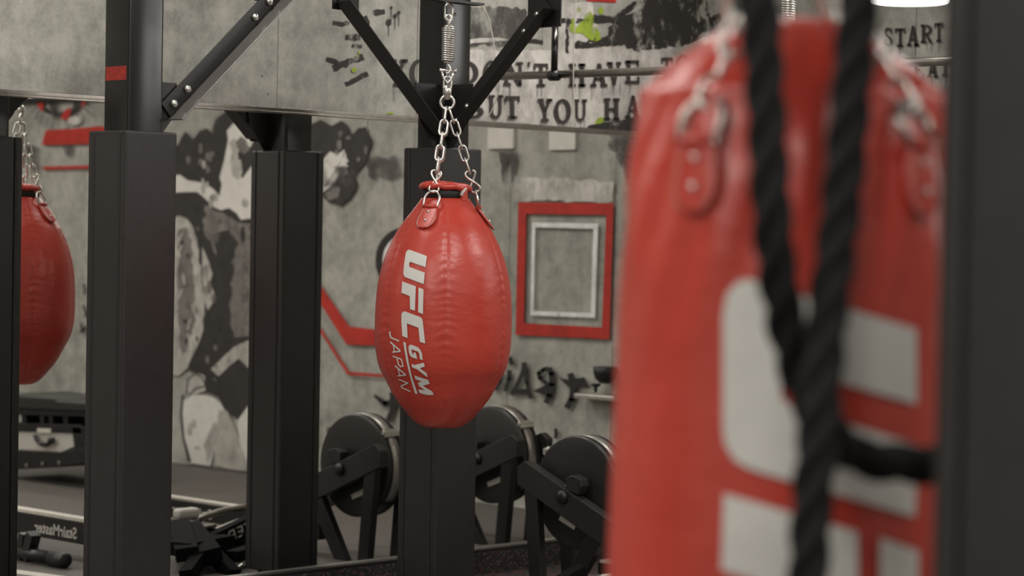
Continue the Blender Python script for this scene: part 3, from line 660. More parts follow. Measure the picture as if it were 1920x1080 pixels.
def strap(parent, axis, prof, phi, ztop, hgt, wid, lift=0.009, ringh=0.06, ringw=0.064, wr=0.0045, out=0.0):
    """leather shield riveted on the bag with a steel D ring on top"""
    a0 = math.radians(phi)
    def P(u, z, l=0.0):
        r = interp(prof, z)+lift+l; th = a0+u/max(r, 0.05)
        return Vector((axis.x, axis.y, z))+(Tc*math.cos(th)+Rg*math.sin(th))*r
    bm = bmesh.new(); n = 12; rows = []
    for i in range(n+1):
        v = i/n; z = ztop-hgt*v
        hw = wid/2*(0.86+0.28*math.sin(PI*min(v*1.1, 1)*0.6)) if v < 0.55 else wid/2*1.12*math.sqrt(max(0.0, 1-((v-0.55)/0.45)**2.2))
        hw = max(hw, 0.002)
        rows.append([bm.verts.new(P(-hw+2*hw*k/6, z)) for k in range(7)])
    for i in range(n):
        for k in range(6): bm.faces.new((rows[i][k], rows[i][k+1], rows[i+1][k+1], rows[i+1][k]))
    s = obj('strap', bm, RED, parent, world=True, smooth=True, solid=0.006)
    # stitching
    st = []
    for i in range(1, n):
        v = i/n
        for sgn in (-1, 1):
            c0 = rows_co[i][0 if sgn < 0 else -1] if False else None
    bm = bmesh.new()
    for i in range(2, 2*n-1):
        v = i/(2*n); z = ztop-hgt*v
        hw = wid/2*(0.86+0.28*math.sin(PI*min(v*1.1, 1)*0.6)) if v < 0.55 else wid/2*1.12*math.sqrt(max(0.0, 1-((v-0.55)/0.45)**2.2))
        for sgn in (-1, 1):
            u = sgn*max(hw-0.006, 0.0)
            p = P(u, z, 0.0035); q = P(u, z-0.0028, 0.0035); tube(bm, [p, q], 0.0008, False, 5)
    t_ = obj('stitching', bm, INK, s, world=True); t_['kind'] = 'stuff'
    for v in (0.22, 0.62):
        z = ztop-hgt*v; p = P(0, z, 0.002); nn = (P(0, z, 0.02)-P(0, z, 0)).normalized()
        obj('rivet', T([p, p+nn*0.004, p+nn*0.006], [0.006, 0.005, 0.001], False, 10), CHROME, s, world=True, smooth=True)
    # loop over the ring foot
    pl = [P(-wid*0.42, ztop+0.002, 0.003), P(0, ztop+0.002, 0.006), P(wid*0.42, ztop+0.002, 0.003)]
    obj('strap_loop', T(pl, 0.0075, False, 10), RED, s, world=True, smooth=True)
    er = (Tc*math.cos(a0)+Rg*math.sin(a0)); et = (-Tc*math.sin(a0)+Rg*math.cos(a0))
    base = P(0, ztop+0.002, 0.003); pts = []
    upv = (Vector((0, 0, 1))-er*out).normalized()
    for k in range(15):
        a = PI*k/14; pts.append(base+et*(ringw/2*math.cos(a))+upv*(ringh*0.45+ringh*0.55*math.sin(a)))
    pts = [base+et*ringw/2*0.94] + pts + [base-et*ringw/2*0.94]
    obj('d_ring', T(pts, wr, True, 10), CHROME if wr < 0.005 else GALV, parent, world=True, smooth=True)
    return base+upv*ringh

# profile of the teardrop bag from its outline in the photograph (half widths at heights)
ZD = 8.15
ax = D(832, 570, ZD); ax = Vector((ax.x, ax.y, 0))
def prof_px(lst, cx, depth):
    out = []
    for y_, r_ in lst:
        z = D(cx+(570-y_)*ROLL, y_, depth).z; out.append((r_*depth/F, z))
    return sorted(out, key=lambda q: q[1])
prof = prof_px([(372, 45), (385, 54), (397, 63), (418, 79), (440, 93), (470, 107), (500, 117), (530, 123.5), (560, 127), (600, 128.5), (640, 128), (660, 126), (690, 119), (715, 106), (740, 93), (760, 79), (775, 66), (787, 55), (796, 43), (800, 34)], 832, ZD)
def bag_body(name, prof, axis, parent, seams, phase, mat, nz=110, nt_=180, wr=0.0022, wf=230, creases=1.0, bottom=True):
    rnd = random.Random(7); bm = bmesh.new(); rings = []
    z0, z1 = prof[0][1], prof[-1][1]
    for i in range(nz+1):
        z = z0+(z1-z0)*i/nz; r = interp(prof, z); f = math.sin(PI*min(1, max(0, (z-z0)/(z1-z0))))**0.6; ring_ = []
        for k in range(nt_):
            th = 2*PI*k/nt_; e = 0.0
            if seams:
                q = ((math.degrees(th)-phase) % (360/seams)); q = min(q, 360/seams-q); dr = math.radians(q)*r
                e -= 0.004*math.exp(-(dr/0.006)**2)*f
                sd = int(round((math.degrees(th)-phase)/(360/seams)))
                e += wr*f*math.sin(z*wf+sd*2.1+3*dr*20+math.sin(z*31+sd)*2)*math.exp(-(dr/0.030)**2)*creases
                e -= 0.004*f*math.exp(-(dr/0.05)**2)
            d = Tc*math.cos(th)+Rg*math.sin(th)
            ring_.append(bm.verts.new(Vector((axis.x, axis.y, z))+d*(r+e)))
        rings.append(ring_)
    for i in range(nz):
        for k in range(nt_): bm.faces.new((rings[i][k], rings[i][(k+1) % nt_], rings[i+1][(k+1) % nt_], rings[i+1][k]))
    for rr, dz, s in ((rings[0], -1, 1), (rings[-1], 1, -1)):
        rb = rr
        for q in (0.6, 0.25):
            z = rr[0].co.z+(dz*0.004 if dz < 0 else 0.001)*(1-q); nr = []
            for v in rr:
                h = v.co-Vector((axis.x, axis.y, v.co.z)); nr.append(bm.verts.new(Vector((axis.x, axis.y, z))+h*q))
            for k in range(nt_): bm.faces.new((rb[k], rb[(k+1) % nt_], nr[(k+1) % nt_], nr[k]))
            rb = nr
        bm.faces.new(rb)
    return obj(name, bm, mat, parent, world=True, smooth=True)
bag = root('teardrop_punching_bag', 'red teardrop punching bag with white slanted print, hanging on chains in sharp focus', 'punching bag', (ax.x, ax.y, prof[0][1]-0.004))
body = bag_body('body', prof, ax, bag, 6, 3.5, RED, wr=0.0011)
# seam stitching lines
# print
ob = on_bag(ax, prof, 0.0035)
def d4(l): return [(690+x/9.6, 440+y/9.6) for x, y in l]
def d5(l): return [(700+x/9.6, 540+y/9.6) for x, y in l]
def d6(l): return [(700+x/9.6, 640+y/9.6) for x, y in l]
U_ = [(767.6, 468.1), (800.4, 480.1), (797.8, 500.9), (769.2, 490.8), (767.3, 493.6), (767.6, 500.4), (796.5, 511.4), (794.5, 532.7), (758.8, 519.2), (756.1, 512.9), (757.6, 496), (760.8, 474.4), (763.5, 469.5)]
F1 = [(754.1, 527.5), (779.6, 536.9), (778.1, 582.7), (768.8, 579.6), (768.2, 555.1), (752.6, 548.9)]
F2 = [(784.8, 539.0), (794, 542.6), (793, 588.8), (783.9, 585.3)]
C_ = [(758.3, 583.5), (788.5, 594.7), (791.7, 598.3), (792.7, 602.5), (797.2, 643.9), (787.3, 641), (784.6, 614.5), (763, 606.4), (764.4, 633.8), (754.4, 630.1), (752.4, 602.5), (752.6, 590), (754.7, 585.3)]
dl = lambda nm, p, g=4: decal(nm, p, INK, ob, body, g)
dl('printed_letter', [U_]); dl('printed_letter', [F1, F2]); dl('printed_letter', [C_])
dl('printed_letter', [d6([(655, 62), (690, 62), (800, 105), (845, 150), (875, 220), (890, 340), (838, 320), (828, 225), (805, 185), (700, 148), (688, 155), (695, 205), (712, 228), (735, 235), (722, 200), (735, 195), (765, 210), (790, 320), (690, 285), (665, 262), (640, 200), (632, 100)])])
dl('printed_letter', [d6([(685, 405), (745, 425), (908, 385), (925, 455), (835, 485), (960, 570), (978, 645), (945, 630), (790, 505), (700, 470)])])
dl('printed_letter', [d6([(738, 612), (990, 695), (1015, 765), (893, 800), (1065, 905), (1085, 968), (960, 965), (835, 930), (808, 865), (930, 880), (825, 810), (802, 745), (865, 725), (755, 680)])])
dl('printed_line', [d6([(537, 8), (582, 22), (600, 160), (640, 400), (700, 650), (800, 948), (748, 938), (650, 600), (590, 330), (555, 120)])])
def st(fn, pts, wd=25): return stroke2d(fn(pts), wd/9.6)
dl('printed_letter', st(d5, [(297, 785), (300, 845), (320, 895), (463, 955)]))
dl('printed_letter', st(d6, [(305, 12), (485, 170)]) + st(d6, [(490, 180), (335, 195)]) + st(d6, [(360, 70), (380, 188)], 20))
dl('printed_letter', st(d6, [(350, 265), (505, 325), (520, 380), (535, 445), (490, 455), (455, 420), (425, 300)], 23))
dl('printed_letter', st(d6, [(390, 440), (580, 600)]) + st(d6, [(588, 610), (435, 620)]) + st(d6, [(445, 495), (478, 612)], 20))
dl('printed_letter', st(d6, [(455, 685), (620, 752), (500, 805), (520, 838), (668, 902)], 23))
# collar: black band tied around the neck, rolled red top above it
zz = lambda y_: D(836, y_, ZD).z
pxr = lambda r_: r_*ZD/F
bm = L([(pxr(41), zz(374)), (pxr(43.5), zz(371)), (pxr(44.5), zz(363)), (pxr(43.5), zz(357)), (pxr(40), zz(355))], 64, 'z', (ax.x, ax.y, 0))
obj('neck_band', bm, BLACKSTRAP, bag, world=True, smooth=True)
bm = bmesh.new(); rings = []
for r_, y_ in ((38, 357), (46, 358), (50, 355), (50.5, 351), (48, 347), (42, 344), (30, 342.5), (12, 342)):
    rings.append([bm.verts.new(Vector((ax.x, ax.y, zz(y_)+0.0045*math.cos(a)+0.0015*math.sin(a*9)))+(Rg*math.cos(a+2.4)+Tc*math.sin(a+2.4))*pxr(r_)*(1+0.012*math.sin(a*14))) for a in [2*PI*k/96 for k in range(96)]])
for i in range(len(rings)-1):
    for k in range(96): bm.faces.new((rings[i][k], rings[i][(k+1) % 96], rings[i+1][(k+1) % 96], rings[i+1][k]))
bm.faces.new(rings[-1])
obj('rolled_top', bm, RED, bag, world=True, smooth=True)
tp = Vector((ax.x, ax.y, 0))+bdir(50)*pxr(46)
obj('neck_tab', bx((tp.x, tp.y, zz(367)), (0.03, 0.012, 0.042), Matrix.Rotation(math.atan2(bdir(50).y, bdir(50).x)-PI/2, 3, 'Z')), RED, bag, world=True, bevel=0.004)
tp = Vector((ax.x, ax.y, 0))+bdir(38)*pxr(49)
a = Vector((tp.x, tp.y, zz(367))); obj('cord_end', T([a, a+Vector((0.006, 0, 0.012)), a+Rg*0.018+Vector((0, 0, 0.026))], [0.0055, 0.006, 0.003], False, 8), CORDM, bag, world=True, smooth=True)
lm = link_mesh(0.052, 0.026, 0.0037)
zring = zz(192); ringc = Vector((ax.x, ax.y, zring))
for phi in (-25, 93, 203):
    apex = strap(bag, ax, prof, phi, zz(389), 0.074, 0.066, ringh=0.058, ringw=0.058, out=0.45 if phi != 93 else 0.2)
    target = ringc + bdir(phi)*0.008 - Vector((0, 0, 0.022))
    dv = (target-apex).normalized()
    fig8(bag, apex-dv*0.004, apex+dv*0.075, 0.034, 0.0042, face=Rg if phi != 203 else Tc)
    chain(bag, apex+dv*0.068, target, lm, 0.052, 0.0037, 1)
circ = [ringc+(Rg*math.cos(a)+Vector((0, 0, 1))*math.sin(a))*0.0235 for a in [2*PI*k/28 for k in range(28)]]
obj('hanging_ring', T(circ, 0.0048, True, 10), CHROME, bag, world=True, smooth=True)
def V(y_): return Vector((ax.x, ax.y, zz(y_)))
obj('swivel', T([V(187), V(184), V(181), V(178), V(168), V(160)], [0.008, 0.012, 0.011, 0.014, 0.015, 0.010], False, 16), CHROME, bag, world=True, smooth=True)
chain(bag, V(168), V(146), lm, 0.052, 0.0037, 0)
# shackle
sh = [V(134)-Rg*0.019, V(142)-Rg*0.017, V(150)-Rg*0.012, V(155), V(150)+Rg*0.012, V(142)+Rg*0.017, V(134)+Rg*0.019]
obj('shackle', T(sh, 0.0045, False, 10), CHROME, bag, world=True, smooth=True)
obj('shackle_pin', T([V(132)-Rg*0.028, V(132)-Rg*0.022, V(132)-Rg*0.021, V(133)+Rg*0.021, V(133)+Rg*0.022, V(133)+Rg*0.030], [0.007, 0.007, 0.004, 0.004, 0.0075, 0.0075], False, 10), CHROME, bag, world=True, smooth=True)
hz = [V(137)+Tc*0.004, V(133)+Rg*0.008, V(127)+Rg*0.008, V(121)+Tc*0.002, V(116)]
obj('spring_hook', T([V(136)-Rg*0.006, V(138), V(133)+Rg*0.010, V(126)+Rg*0.007, V(121), V(116)], 0.004, False, 8), CHROME, bag, world=True, smooth=True)
pts = []; turns = 17
for k in range(turns*16+1):
    u = k/(turns*16); y_ = 118-(118-47)*u; rr = 0.0195*min(1, 0.35+min(u, 1-u)*9)
    pts.append(V(y_)+(Rg*math.cos(2*PI*k/16)+Tc*math.sin(2*PI*k/16))*rr)
obj('spring', T(pts, 0.0033, False, 7), CHROME, bag, world=True, smooth=True)
obj('spring_hook', T([V(50), V(44)+Rg*0.002, V(37)+Rg*0.010, V(31)+Rg*0.008, V(27), V(30)-Rg*0.009, V(36)-Rg*0.009, V(38)-Rg*0.002], 0.0045, False, 8), CHROME, bag, world=True, smooth=True)
obj('link_nut', T([V(28)+Rg*0.016, V(26)+Rg*0.026], 0.006, False, 6), CHROME, bag, world=True)
chain(bag, V(36), V(-40), lm, 0.052, 0.0037, 0)
# hanger plate under the beam
obj('hanger_plate', bx((ax.x, BY+0.01, V(4).z), (0.25, 0.05, 0.008)), STEELM, rig, world=True)

# heavy bag, close and out of focus
ZH = 3.2
hx = D(1470, 570, ZH); hx = Vector((hx.x, hx.y, 0))
hprof = prof_px([(1900, 235), (1880, 300), (1700, 320), (1400, 324), (1080, 322), (900, 318), (700, 312), (500, 306), (400, 299), (300, 288), (250, 279), (215, 271), (190, 266), (174, 263), (164, 250), (120, 208), (80, 158), (55, 118), (42, 88), (36, 60)], 1470, ZH)
heavy = root('heavy_punching_bag', 'big blurred red cylindrical punching bag with large white print, behind a black rope', 'punching bag', (hx.x, hx.y, hprof[0][1]-0.004))
def heavy_body():
    bm = bmesh.new(); nz, nt_ = 150, 160; rings = []; z0, z1 = hprof[0][1], hprof[-1][1]; zs = D(1470, 180, ZH).z
    for i in range(nz+1):
        z = z0+(z1-z0)*i/nz; r = interp(hprof, z); ring_ = []
        near = math.exp(-((z-zs)/0.11)**2); below = 1/(1+math.exp(-(z-(zs-0.25))*16))
        for k in range(nt_):
            th = 2*PI*k/nt_; dg = math.degrees(th)
            e = 0.010*near*math.sin(4*(th-math.radians(-38))+PI/2+z*3)+below*0.006*math.sin(9*th+z*13)+below*0.004*math.sin(17*th-z*24+1)
            if z > zs: e *= max(0.0, 1-(z-zs)/0.12)
            e += 0.0012*math.sin(5*th+z*4)
            ring_.append(bm.verts.new(Vector((hx.x, hx.y, z))+(Tc*math.cos(th)+Rg*math.sin(th))*(r+e)))
        rings.append(ring_)
    for i in range(nz):
        for k in range(nt_): bm.faces.new((rings[i][k], rings[i][(k+1) % nt_], rings[i+1][(k+1) % nt_], rings[i+1][k]))
    bm.faces.new(rings[0][::-1]); bm.faces.new(rings[-1])
    return obj('body', bm, RED, heavy, world=True, smooth=True)
hb = heavy_body()
oh = on_bag(hx, hprof, 0.006)
HU = [(1403, 523), (1719, 617), (1719, 758), (1480, 690), (1464, 700), (1464, 745), (1480, 760), (1722, 835), (1716, 969), (1403, 879), (1376, 862), (1358, 830), (1355, 800), (1355, 590), (1362, 552), (1380, 530)]
HF1 = [(1357, 925), (1608, 997), (1608, 1290), (1500, 1256), (1500, 1115), (1352, 1068)]
HF2 = [(1650, 1008), (1722, 1032), (1722, 1326), (1650, 1302)]
HC = [(1355+(x-754)*8.3, 523+(y-468.1)*6.65) for x, y in C_]
for p in ([HU], [HF1, HF2], [HC]): decal('printed_letter', p, INK, oh, hb, 16)
hz_ = lambda y_: D(1470, y_, ZH).z
lm2 = link_mesh(0.052, 0.028, 0.0042)
hr = Vector((hx.x, hx.y, hz_(-170)))
for phi in (-38, 45, 135, 225):
    apex = strap(heavy, hx, hprof, phi, hz_(278), 0.094, 0.064, ringh=0.062, ringw=0.062, wr=0.0062, out=0.5, lift=0.012)
    tgt = hr+bdir(phi)*0.01; dv = (tgt-apex).normalized()
    chain(heavy, apex-dv*0.01, tgt, lm2, 0.052, 0.0042, 0)
obj('hanging_ring', T([hr+(Rg*math.cos(a)+Vector((0, 0, 1))*math.sin(a))*0.03 for a in [2*PI*k/24 for k in range(24)]], 0.006, True, 10), CHROME, heavy, world=True, smooth=True)
chain(heavy, hr+Vector((0, 0, 0.02)), Vector((hr.x, hr.y, CEIL-0.03)), lm2, 0.052, 0.0042, 0)

# second teardrop bag hanging behind the heavy bag: same bag, copied with its parts
def copy_tree(o, parent=None, skip=()):
    c = o.copy(); C.objects.link(c)
    if parent: c.parent = parent
    for ch in kids.get(o.name, []):
        if ch.name.split('.')[0] not in skip: copy_tree(ch, c, skip)
    return c
kids = {}
for o in C.objects:
    if o.parent: kids.setdefault(o.parent.name, []).append(o)
b2 = copy_tree(bag)
ns = D(1478, 45, 7.5); cur = D(842, 118, ZD)
b2.location = bag.location + Vector((ns.x-ax.x, ns.y-ax.y, ns.z-V(118).z))
b2['label'] = 'red teardrop bag hidden behind the blurred heavy bag, only its coil spring showing above'

# battle rope: three twisted strands, the left leg crossing behind the right one and curling away
ZR = 2.72
def spline(pts, n=12):
    out = []
    for i in range(len(pts)-1):
        p0, p1, p2, p3 = pts[max(i-1, 0)], pts[i], pts[i+1], pts[min(i+2, len(pts)-1)]
        for k in range(n):
            t = k/n; out.append(0.5*((2*p1)+(p2-p0)*t+(2*p0-5*p1+4*p2-p3)*t*t+(3*p1-p0-3*p2+p3)*t**3))
    return out+[pts[-1]]
def resample(pts, step):
    out = [pts[0]]; acc = 0
    for a, b_ in zip(pts, pts[1:]):
        l = (b_-a).length
        while acc+l >= step:
            a = a+(b_-a)*((step-acc)/l); l = (b_-a).length; out.append(a); acc = 0
        acc += l
    return out
def rope_bm(bm, path, R=0.0255, sr=0.0145, pitch=0.17):
    path = resample(spline(path, 20), 0.006); s = [0.0]
    for a, b_ in zip(path, path[1:]): s.append(s[-1]+(b_-a).length)
    fr = []; prev = None
    for i, p in enumerate(path):
        d = (path[min(i+1, len(path)-1)]-path[max(i-1, 0)]).normalized()
        if prev is None: x, y_, _ = frame_from(d)
        else: x = (prev-d*prev.dot(d)).normalized(); y_ = d.cross(x)
        prev = x; fr.append((x, y_))
    for q in range(3):
        pts = [p+(fr[i][0]*math.cos(2*PI*s[i]/pitch+q*2*PI/3)+fr[i][1]*math.sin(2*PI*s[i]/pitch+q*2*PI/3))*(R-sr) for i, p in enumerate(path)]
        tube(bm, pts, sr, False, 10)
bm = bmesh.new()
rope_bm(bm, [D(1655, -2500, ZR), D(1628, -1200, ZR), D(1613, -100, ZR), D(1606, 40, ZR), D(1594, 200, ZR), D(1576, 400, ZR), D(1551, 600, ZR-0.01), D(1535, 800, ZR-0.02), D(1522, 950, ZR-0.02), D(1514, 1120, ZR-0.02), D(1505, 1500, ZR-0.02), D(1500, 2000, ZR)])
rope_bm(bm, [D(1395, -2500, ZR), D(1408, -1200, ZR), D(1419, -100, ZR), D(1427, 40, ZR), D(1436, 200, ZR), D(1447, 400, ZR), D(1460, 530, ZR+0.02), D(1482, 640, ZR+0.045), D(1522, 760, ZR+0.06), D(1590, 845, ZR+0.075), D(1670, 868, ZR+0.085), D(1790, 872, ZR+0.10), D(1900, 868, ZR+0.12)])
ro = obj('battle_rope', bm, ROPE, None, smooth=True)
tag(ro, 'thick black twisted rope hanging in a V in front of the blurred heavy bag', 'rope')

def ceiling_plate(x, y, z0, label):
    t = root('ceiling_hook', label, 'hook', (x, y, CEIL))
    obj('plate', bx((0, 0, -0.006), (0.14, 0.14, 0.012)), STEELM, t, bevel=0.002)
    obj('rod', T([(0, 0, -0.012), (0, 0, z0-CEIL)], 0.012), STEELM, t, smooth=True)
ceiling_plate(b2.location.x, b2.location.y, V(-40).z+b2.location.z-bag.location.z, 'black rod and plate on the ceiling that carries the hidden teardrop bag')
ceiling_plate(hx.x, hx.y, CEIL-0.04, 'black plate on the ceiling that carries the heavy bag chain')
q1, q2 = D(1655, -2500, ZR), D(1395, -2500, ZR)
ceiling_plate(q1.x, q1.y, q1.z-0.01, 'black plate on the ceiling holding the right leg of the rope')
ceiling_plate(q2.x, q2.y, q2.z-0.01, 'black plate on the ceiling holding the left leg of the rope')

# thin cords hanging from the frame
def cord(pts, label):
    o = obj('hanging_cord', T(spline(pts, 8), 0.0026, False, 6), CORDM, None, smooth=True); return tag(o, label, 'cord', 'cords hanging from the rack')
cord([D(902, 8, 9.3), D(916, 34, 9.3), D(925, 80, 9.3), D(932, 130, 9.3), D(937, 165, 9.3), D(925, 200, 9.3), D(914, 222, 9.3)], 'pale thin cord curving down right of the teardrop bag\'s spring')
cord([D(1081, -30, 9.6), D(1077, 60, 9.6), D(1075, 155, 9.6), D(1078, 236, 9.6)], 'pale thin cord hanging straight down in front of the HAVE lettering')

# ------------------------------------------------------------------ rowing machines along the mirror
XF = 0.583; YC = -0.677
row = root('rowing_machine', 'black rowing machine with round flywheel, standing left of the heavy bag by the mirror', 'rowing machine', (XF, YC, 0), 'rowing machines in a row by the mirror')
zc = 0.42; RF = 0.232; TH = 0.115
bm = L([(RF*0.25, 0.004), (RF-0.02, 0.0), (RF-0.006, 0.004), (RF, 0.012), (RF, 0.020), (RF-0.006, 0.022), (RF-0.006, TH-0.022), (RF, TH-0.02), (RF, TH-0.01), (RF-0.01, TH), (RF*0.25, TH)], 72, 'x', (XF, YC, zc))
fly = obj('flywheel_housing', bm, GREYP, row, world=True, smooth=True)
try: fly.data.set_sharp_from_angle(angle=math.radians(35))
except Exception: pass
bm = bmesh.new(); n = 60; rr = RF-0.001
a_ = [(math.radians(-40+260*k/n)) for k in range(n+1)]
for k in range(n):
    q = []
    for aa in (a_[k], a_[k+1]):
        for xx in (0.034, TH-0.034): q.append(bm.verts.new((XF+xx, YC+rr*math.cos(aa), zc+rr*math.sin(aa))))
    bm.faces.new((q[0], q[1], q[3], q[2]))
bmesh.ops.remove_doubles(bm, verts=bm.verts[:], dist=0.0001)
obj('rim_band', bm, GREYM, row, world=True, smooth=True, solid=0.004)
for ang in (38, 140):
    aa = math.radians(ang); p = Vector((XF+TH/2, YC-(RF+0.008)*math.cos(aa), zc+(RF+0.008)*math.sin(aa)))
    bm = bmesh.new(); R = Matrix.Rotation(-(aa-PI/2) if True else 0, 3, 'X')
    box(bm, p, (TH*0.72, 0.040, 0.018), R); tube(bm, [p+Vector((-TH*0.42, 0, 0.004)), p+Vector((TH*0.42, 0, 0.004))], 0.011, False, 12)
    obj('buckle', bm, GREYM if ang == 38 else CHROME, row, world=True, bevel=0.002)
XA = XF-0.075
def prism(px, X0, X1, name, mat, parent, plane=None, bev=0.003):
    bm = bmesh.new(); base = [onX(a, b_, plane if plane is not None else X0) for a, b_ in px]
    lo = [bm.verts.new((X0, p.y, p.z)) for p in base]; hi = [bm.verts.new((X1, p.y, p.z)) for p in base]; n = len(px)
    bm.faces.new(lo[::-1]); bm.faces.new(hi)
    for k in range(n): bm.faces.new((lo[k], lo[(k+1) % n], hi[(k+1) % n], hi[k]))
    return obj(name, bm, mat, parent, world=True, bevel=bev)
prism([(969, 875), (983, 864.6), (1143, 976), (1215, 1026), (1205, 1076), (1160, 1046), (1105, 1006), (975, 912), (969, 908)], XA, XA+0.05, 'arm', GREYP, row)
pb = onX(1055, 932, XA); obj('bolt', T([pb+Vector((0.002, 0, 0)), pb-Vector((0.014, 0, 0)), pb-Vector((0.020, 0, 0))], [0.030, 0.026, 0.012], False, 20), GREYM if False else STEELM, row, world=True, smooth=True)
pb2 = Vector((XF-0.03, YC, zc)); obj('hub', L([(0.02, -0.024), (0.034, -0.020), (0.046, 0.031)], 28, 'x', pb2), BLACKP, row, world=True, smooth=True)
prism([(1063, 897), (1075, 891), (1091, 899), (1093, 912), (1086, 928), (1063, 918)], XF-0.07, XF-0.02, 'hub_bracket', GREYP, row, plane=XF-0.06)
decal('label_plate', [[(1051.8, 964.8), (1080.2, 984.6), (1076.2, 993.5), (1047.2, 974.5)]], WHITEP, lambda x, y_: onX(x, y_, XF-0.0012), row)
prism([(980, 908), (1004, 922), (1014, 1128), (992, 1128)], XA+0.006, XA+0.044, 'leg', STEELM, row, plane=XA)
prism([(1100, 1000), (1128, 1012), (1062, 1128), (1032, 1128)], XA+0.006, XA+0.044, 'leg', STEELM, row, plane=XA)
for q in (0,):
    prism([(980, 908), (1004, 922), (1014, 1128), (992, 1128)], XF+TH+0.01, XF+TH+0.04, 'leg', STEELM, row, plane=XA)
prism([(969, 875), (983, 864.6), (1143, 976), (1215, 1026), (1205, 1076), (975, 912), (969, 908)], XF+TH+0.008, XF+TH+0.05, 'arm', GREYP, row, plane=XA)
# low rail with a pale top, reaching into the room
y0, y1 = -0.85, -2.5
obj('rail', bx((0, 0, 0), (0.07, abs(y1-y0), 0.085)), BLACKP, row, loc=(-0.01, (y0+y1)/2-YC, 0.112), bevel=0.003)
obj('rail_cap', bx((0, 0, 0), (0.05, abs(y1-y0), 0.012)), WHITEP, row, loc=(-0.01, (y0+y1)/2-YC, 0.161), bevel=0.002)
obj('rail_foot', bx((0, 0, 0), (0.30, 0.05, 0.07)), BLACKP, row, loc=(-0.01, y1-YC+0.03, 0.035), bevel=0.002)
kids = {}
for o in C.objects:
    if o.parent: kids.setdefault(o.parent.name, []).append(o)
r2 = copy_tree(row, None, ('rail', 'rail_cap', 'rail_foot', 'lettering')); r2.location.x += 0.865
r2['label'] = 'second black rowing machine, nearer the corner, showing in the mirror right of the middle post'

# text helper: simple rounded lettering from Blender's own font, turned into a mesh
def text_mesh(name, body_, size, mat, parent, M4):
    cu = bpy.data.curves.new('t', 'FONT'); cu.body = body_; cu.size = size; cu.offset = size*0.022
    to = bpy.data.objects.new('t', cu); C.objects.link(to)
    dg = bpy.context.evaluated_depsgraph_get(); me = bpy.data.meshes.new_from_object(to.evaluated_get(dg))
    bpy.data.objects.remove(to); me.materials.clear(); me.materials.append(mat); me.transform(M4)
    o = bpy.data.objects.new(name, me); C.objects.link(o); o.parent = parent
    if parent: me.transform(wm(parent).inverted())
    return o
def side_text(s, size, X, Yc, Zc, parent, slope=0.0, name='lettering'):
    """lettering on a face that looks towards -X; reads with the text running towards -Y"""
    R = Matrix(((0, 0, -1, 0), (-1, 0, 0, 0), (0, 1, 0, 0), (0, 0, 0, 1)))
    return text_mesh(name, s, size, INK2, parent, Matrix.Translation((X, Yc, Zc)) @ Matrix.Rotation(slope, 4, 'X') @ R)
INK2 = simple('grey_print', (0.55, 0.52, 0.48), 0.5, var=0.03)
# machine rail at the far left of the mirror, lettered side
XR = -0.36
pl = [flip(onX(a, b_, XR)) for a, b_ in ((163, 970), (37, 947))]
yr0, yr1 = -1.05, -2.75
zr = 0.115
m0 = root('stepper_rail', 'low black machine rail with pale top strip and mirrored lettering, far left in the mirror', 'exercise machine', (XR, (yr0+yr1)/2, 0))
obj('rail', bx((0, 0, 0), (0.07, abs(yr1-yr0), 0.098)), BLACKP, m0, loc=(0.035, 0, 0.113), bevel=0.003)
obj('rail_cap', bx((0, 0, 0), (0.055, abs(yr1-yr0), 0.016)), WHITEP, m0, loc=(0.03, 0, 0.170), bevel=0.002)
ps = flip(onX(140, 993, XR)); pe = flip(onX(52, 972, XR))
side_text('StairMaster', 0.070, XR-0.0015, ps.y+0.02, 0.085, m0)
obj('rail_leg', bx((0, 0, 0), (0.20, 0.05, 0.066)), BLACKP, m0, loc=(0.035, yr1-(yr0+yr1)/2+0.05, 0.033), bevel=0.003)
obj('rail_leg', bx((0, 0, 0), (0.20, 0.05, 0.066)), BLACKP, m0, loc=(0.035, yr0-(yr0+yr1)/2-0.05, 0.033), bevel=0.003)
side_text('StairMaster', 0.066, XF-0.01-0.0365, flip(onX(412, 965, XF)).y, 0.088, row)
# low frame in front of it whose sloping beam is lettered
def VP(px, py, q):                                      # a place seen in the mirror, at distance q in front of it
    return flip(onY(px, py, q))
def qy(y_): return max(0.62, min(1.5, 1.48-(y_-955)*0.0085))
mb = root('exercise_machine', 'low black exercise machine with lettered sloping beam and grey handle, between the left posts', 'exercise machine', VP(410, 1060, 0.9)); mb.location.z = 0
def vb(a, b_, w_, h_, name, mat=None, q0=None, q1=None):
    mat = mat or BLK; bm = bmesh.new(); bar(bm, VP(*a, q0 or qy(a[1])), VP(*b_, q1 or qy(b_[1])), w_, h_, Vector((0, 1, 0))); return obj(name, bm, mat, mb, world=True, bevel=0.004)
BLK = simple('dull_black', (0.004, 0.004, 0.004), 0.8, spec=0.12)
QB = 0.98
bm = bmesh.new(); bp = [(392, 1030), (398, 1004), (478, 966), (486, 1010), (404, 1052)]
lo = [bm.verts.new(VP(x_, y_, QB)) for x_, y_ in bp]; hi = [bm.verts.new(VP(x_, y_, QB)+Vector((0, -0.05, 0))) for x_, y_ in bp]
bm.faces.new(lo); bm.faces.new(hi[::-1])
for k in range(5): bm.faces.new((lo[k], lo[(k+1) % 5], hi[(k+1) % 5], hi[k]))
beam = obj('lettered_beam', bm, BLK, mb, world=True, bevel=0.004)
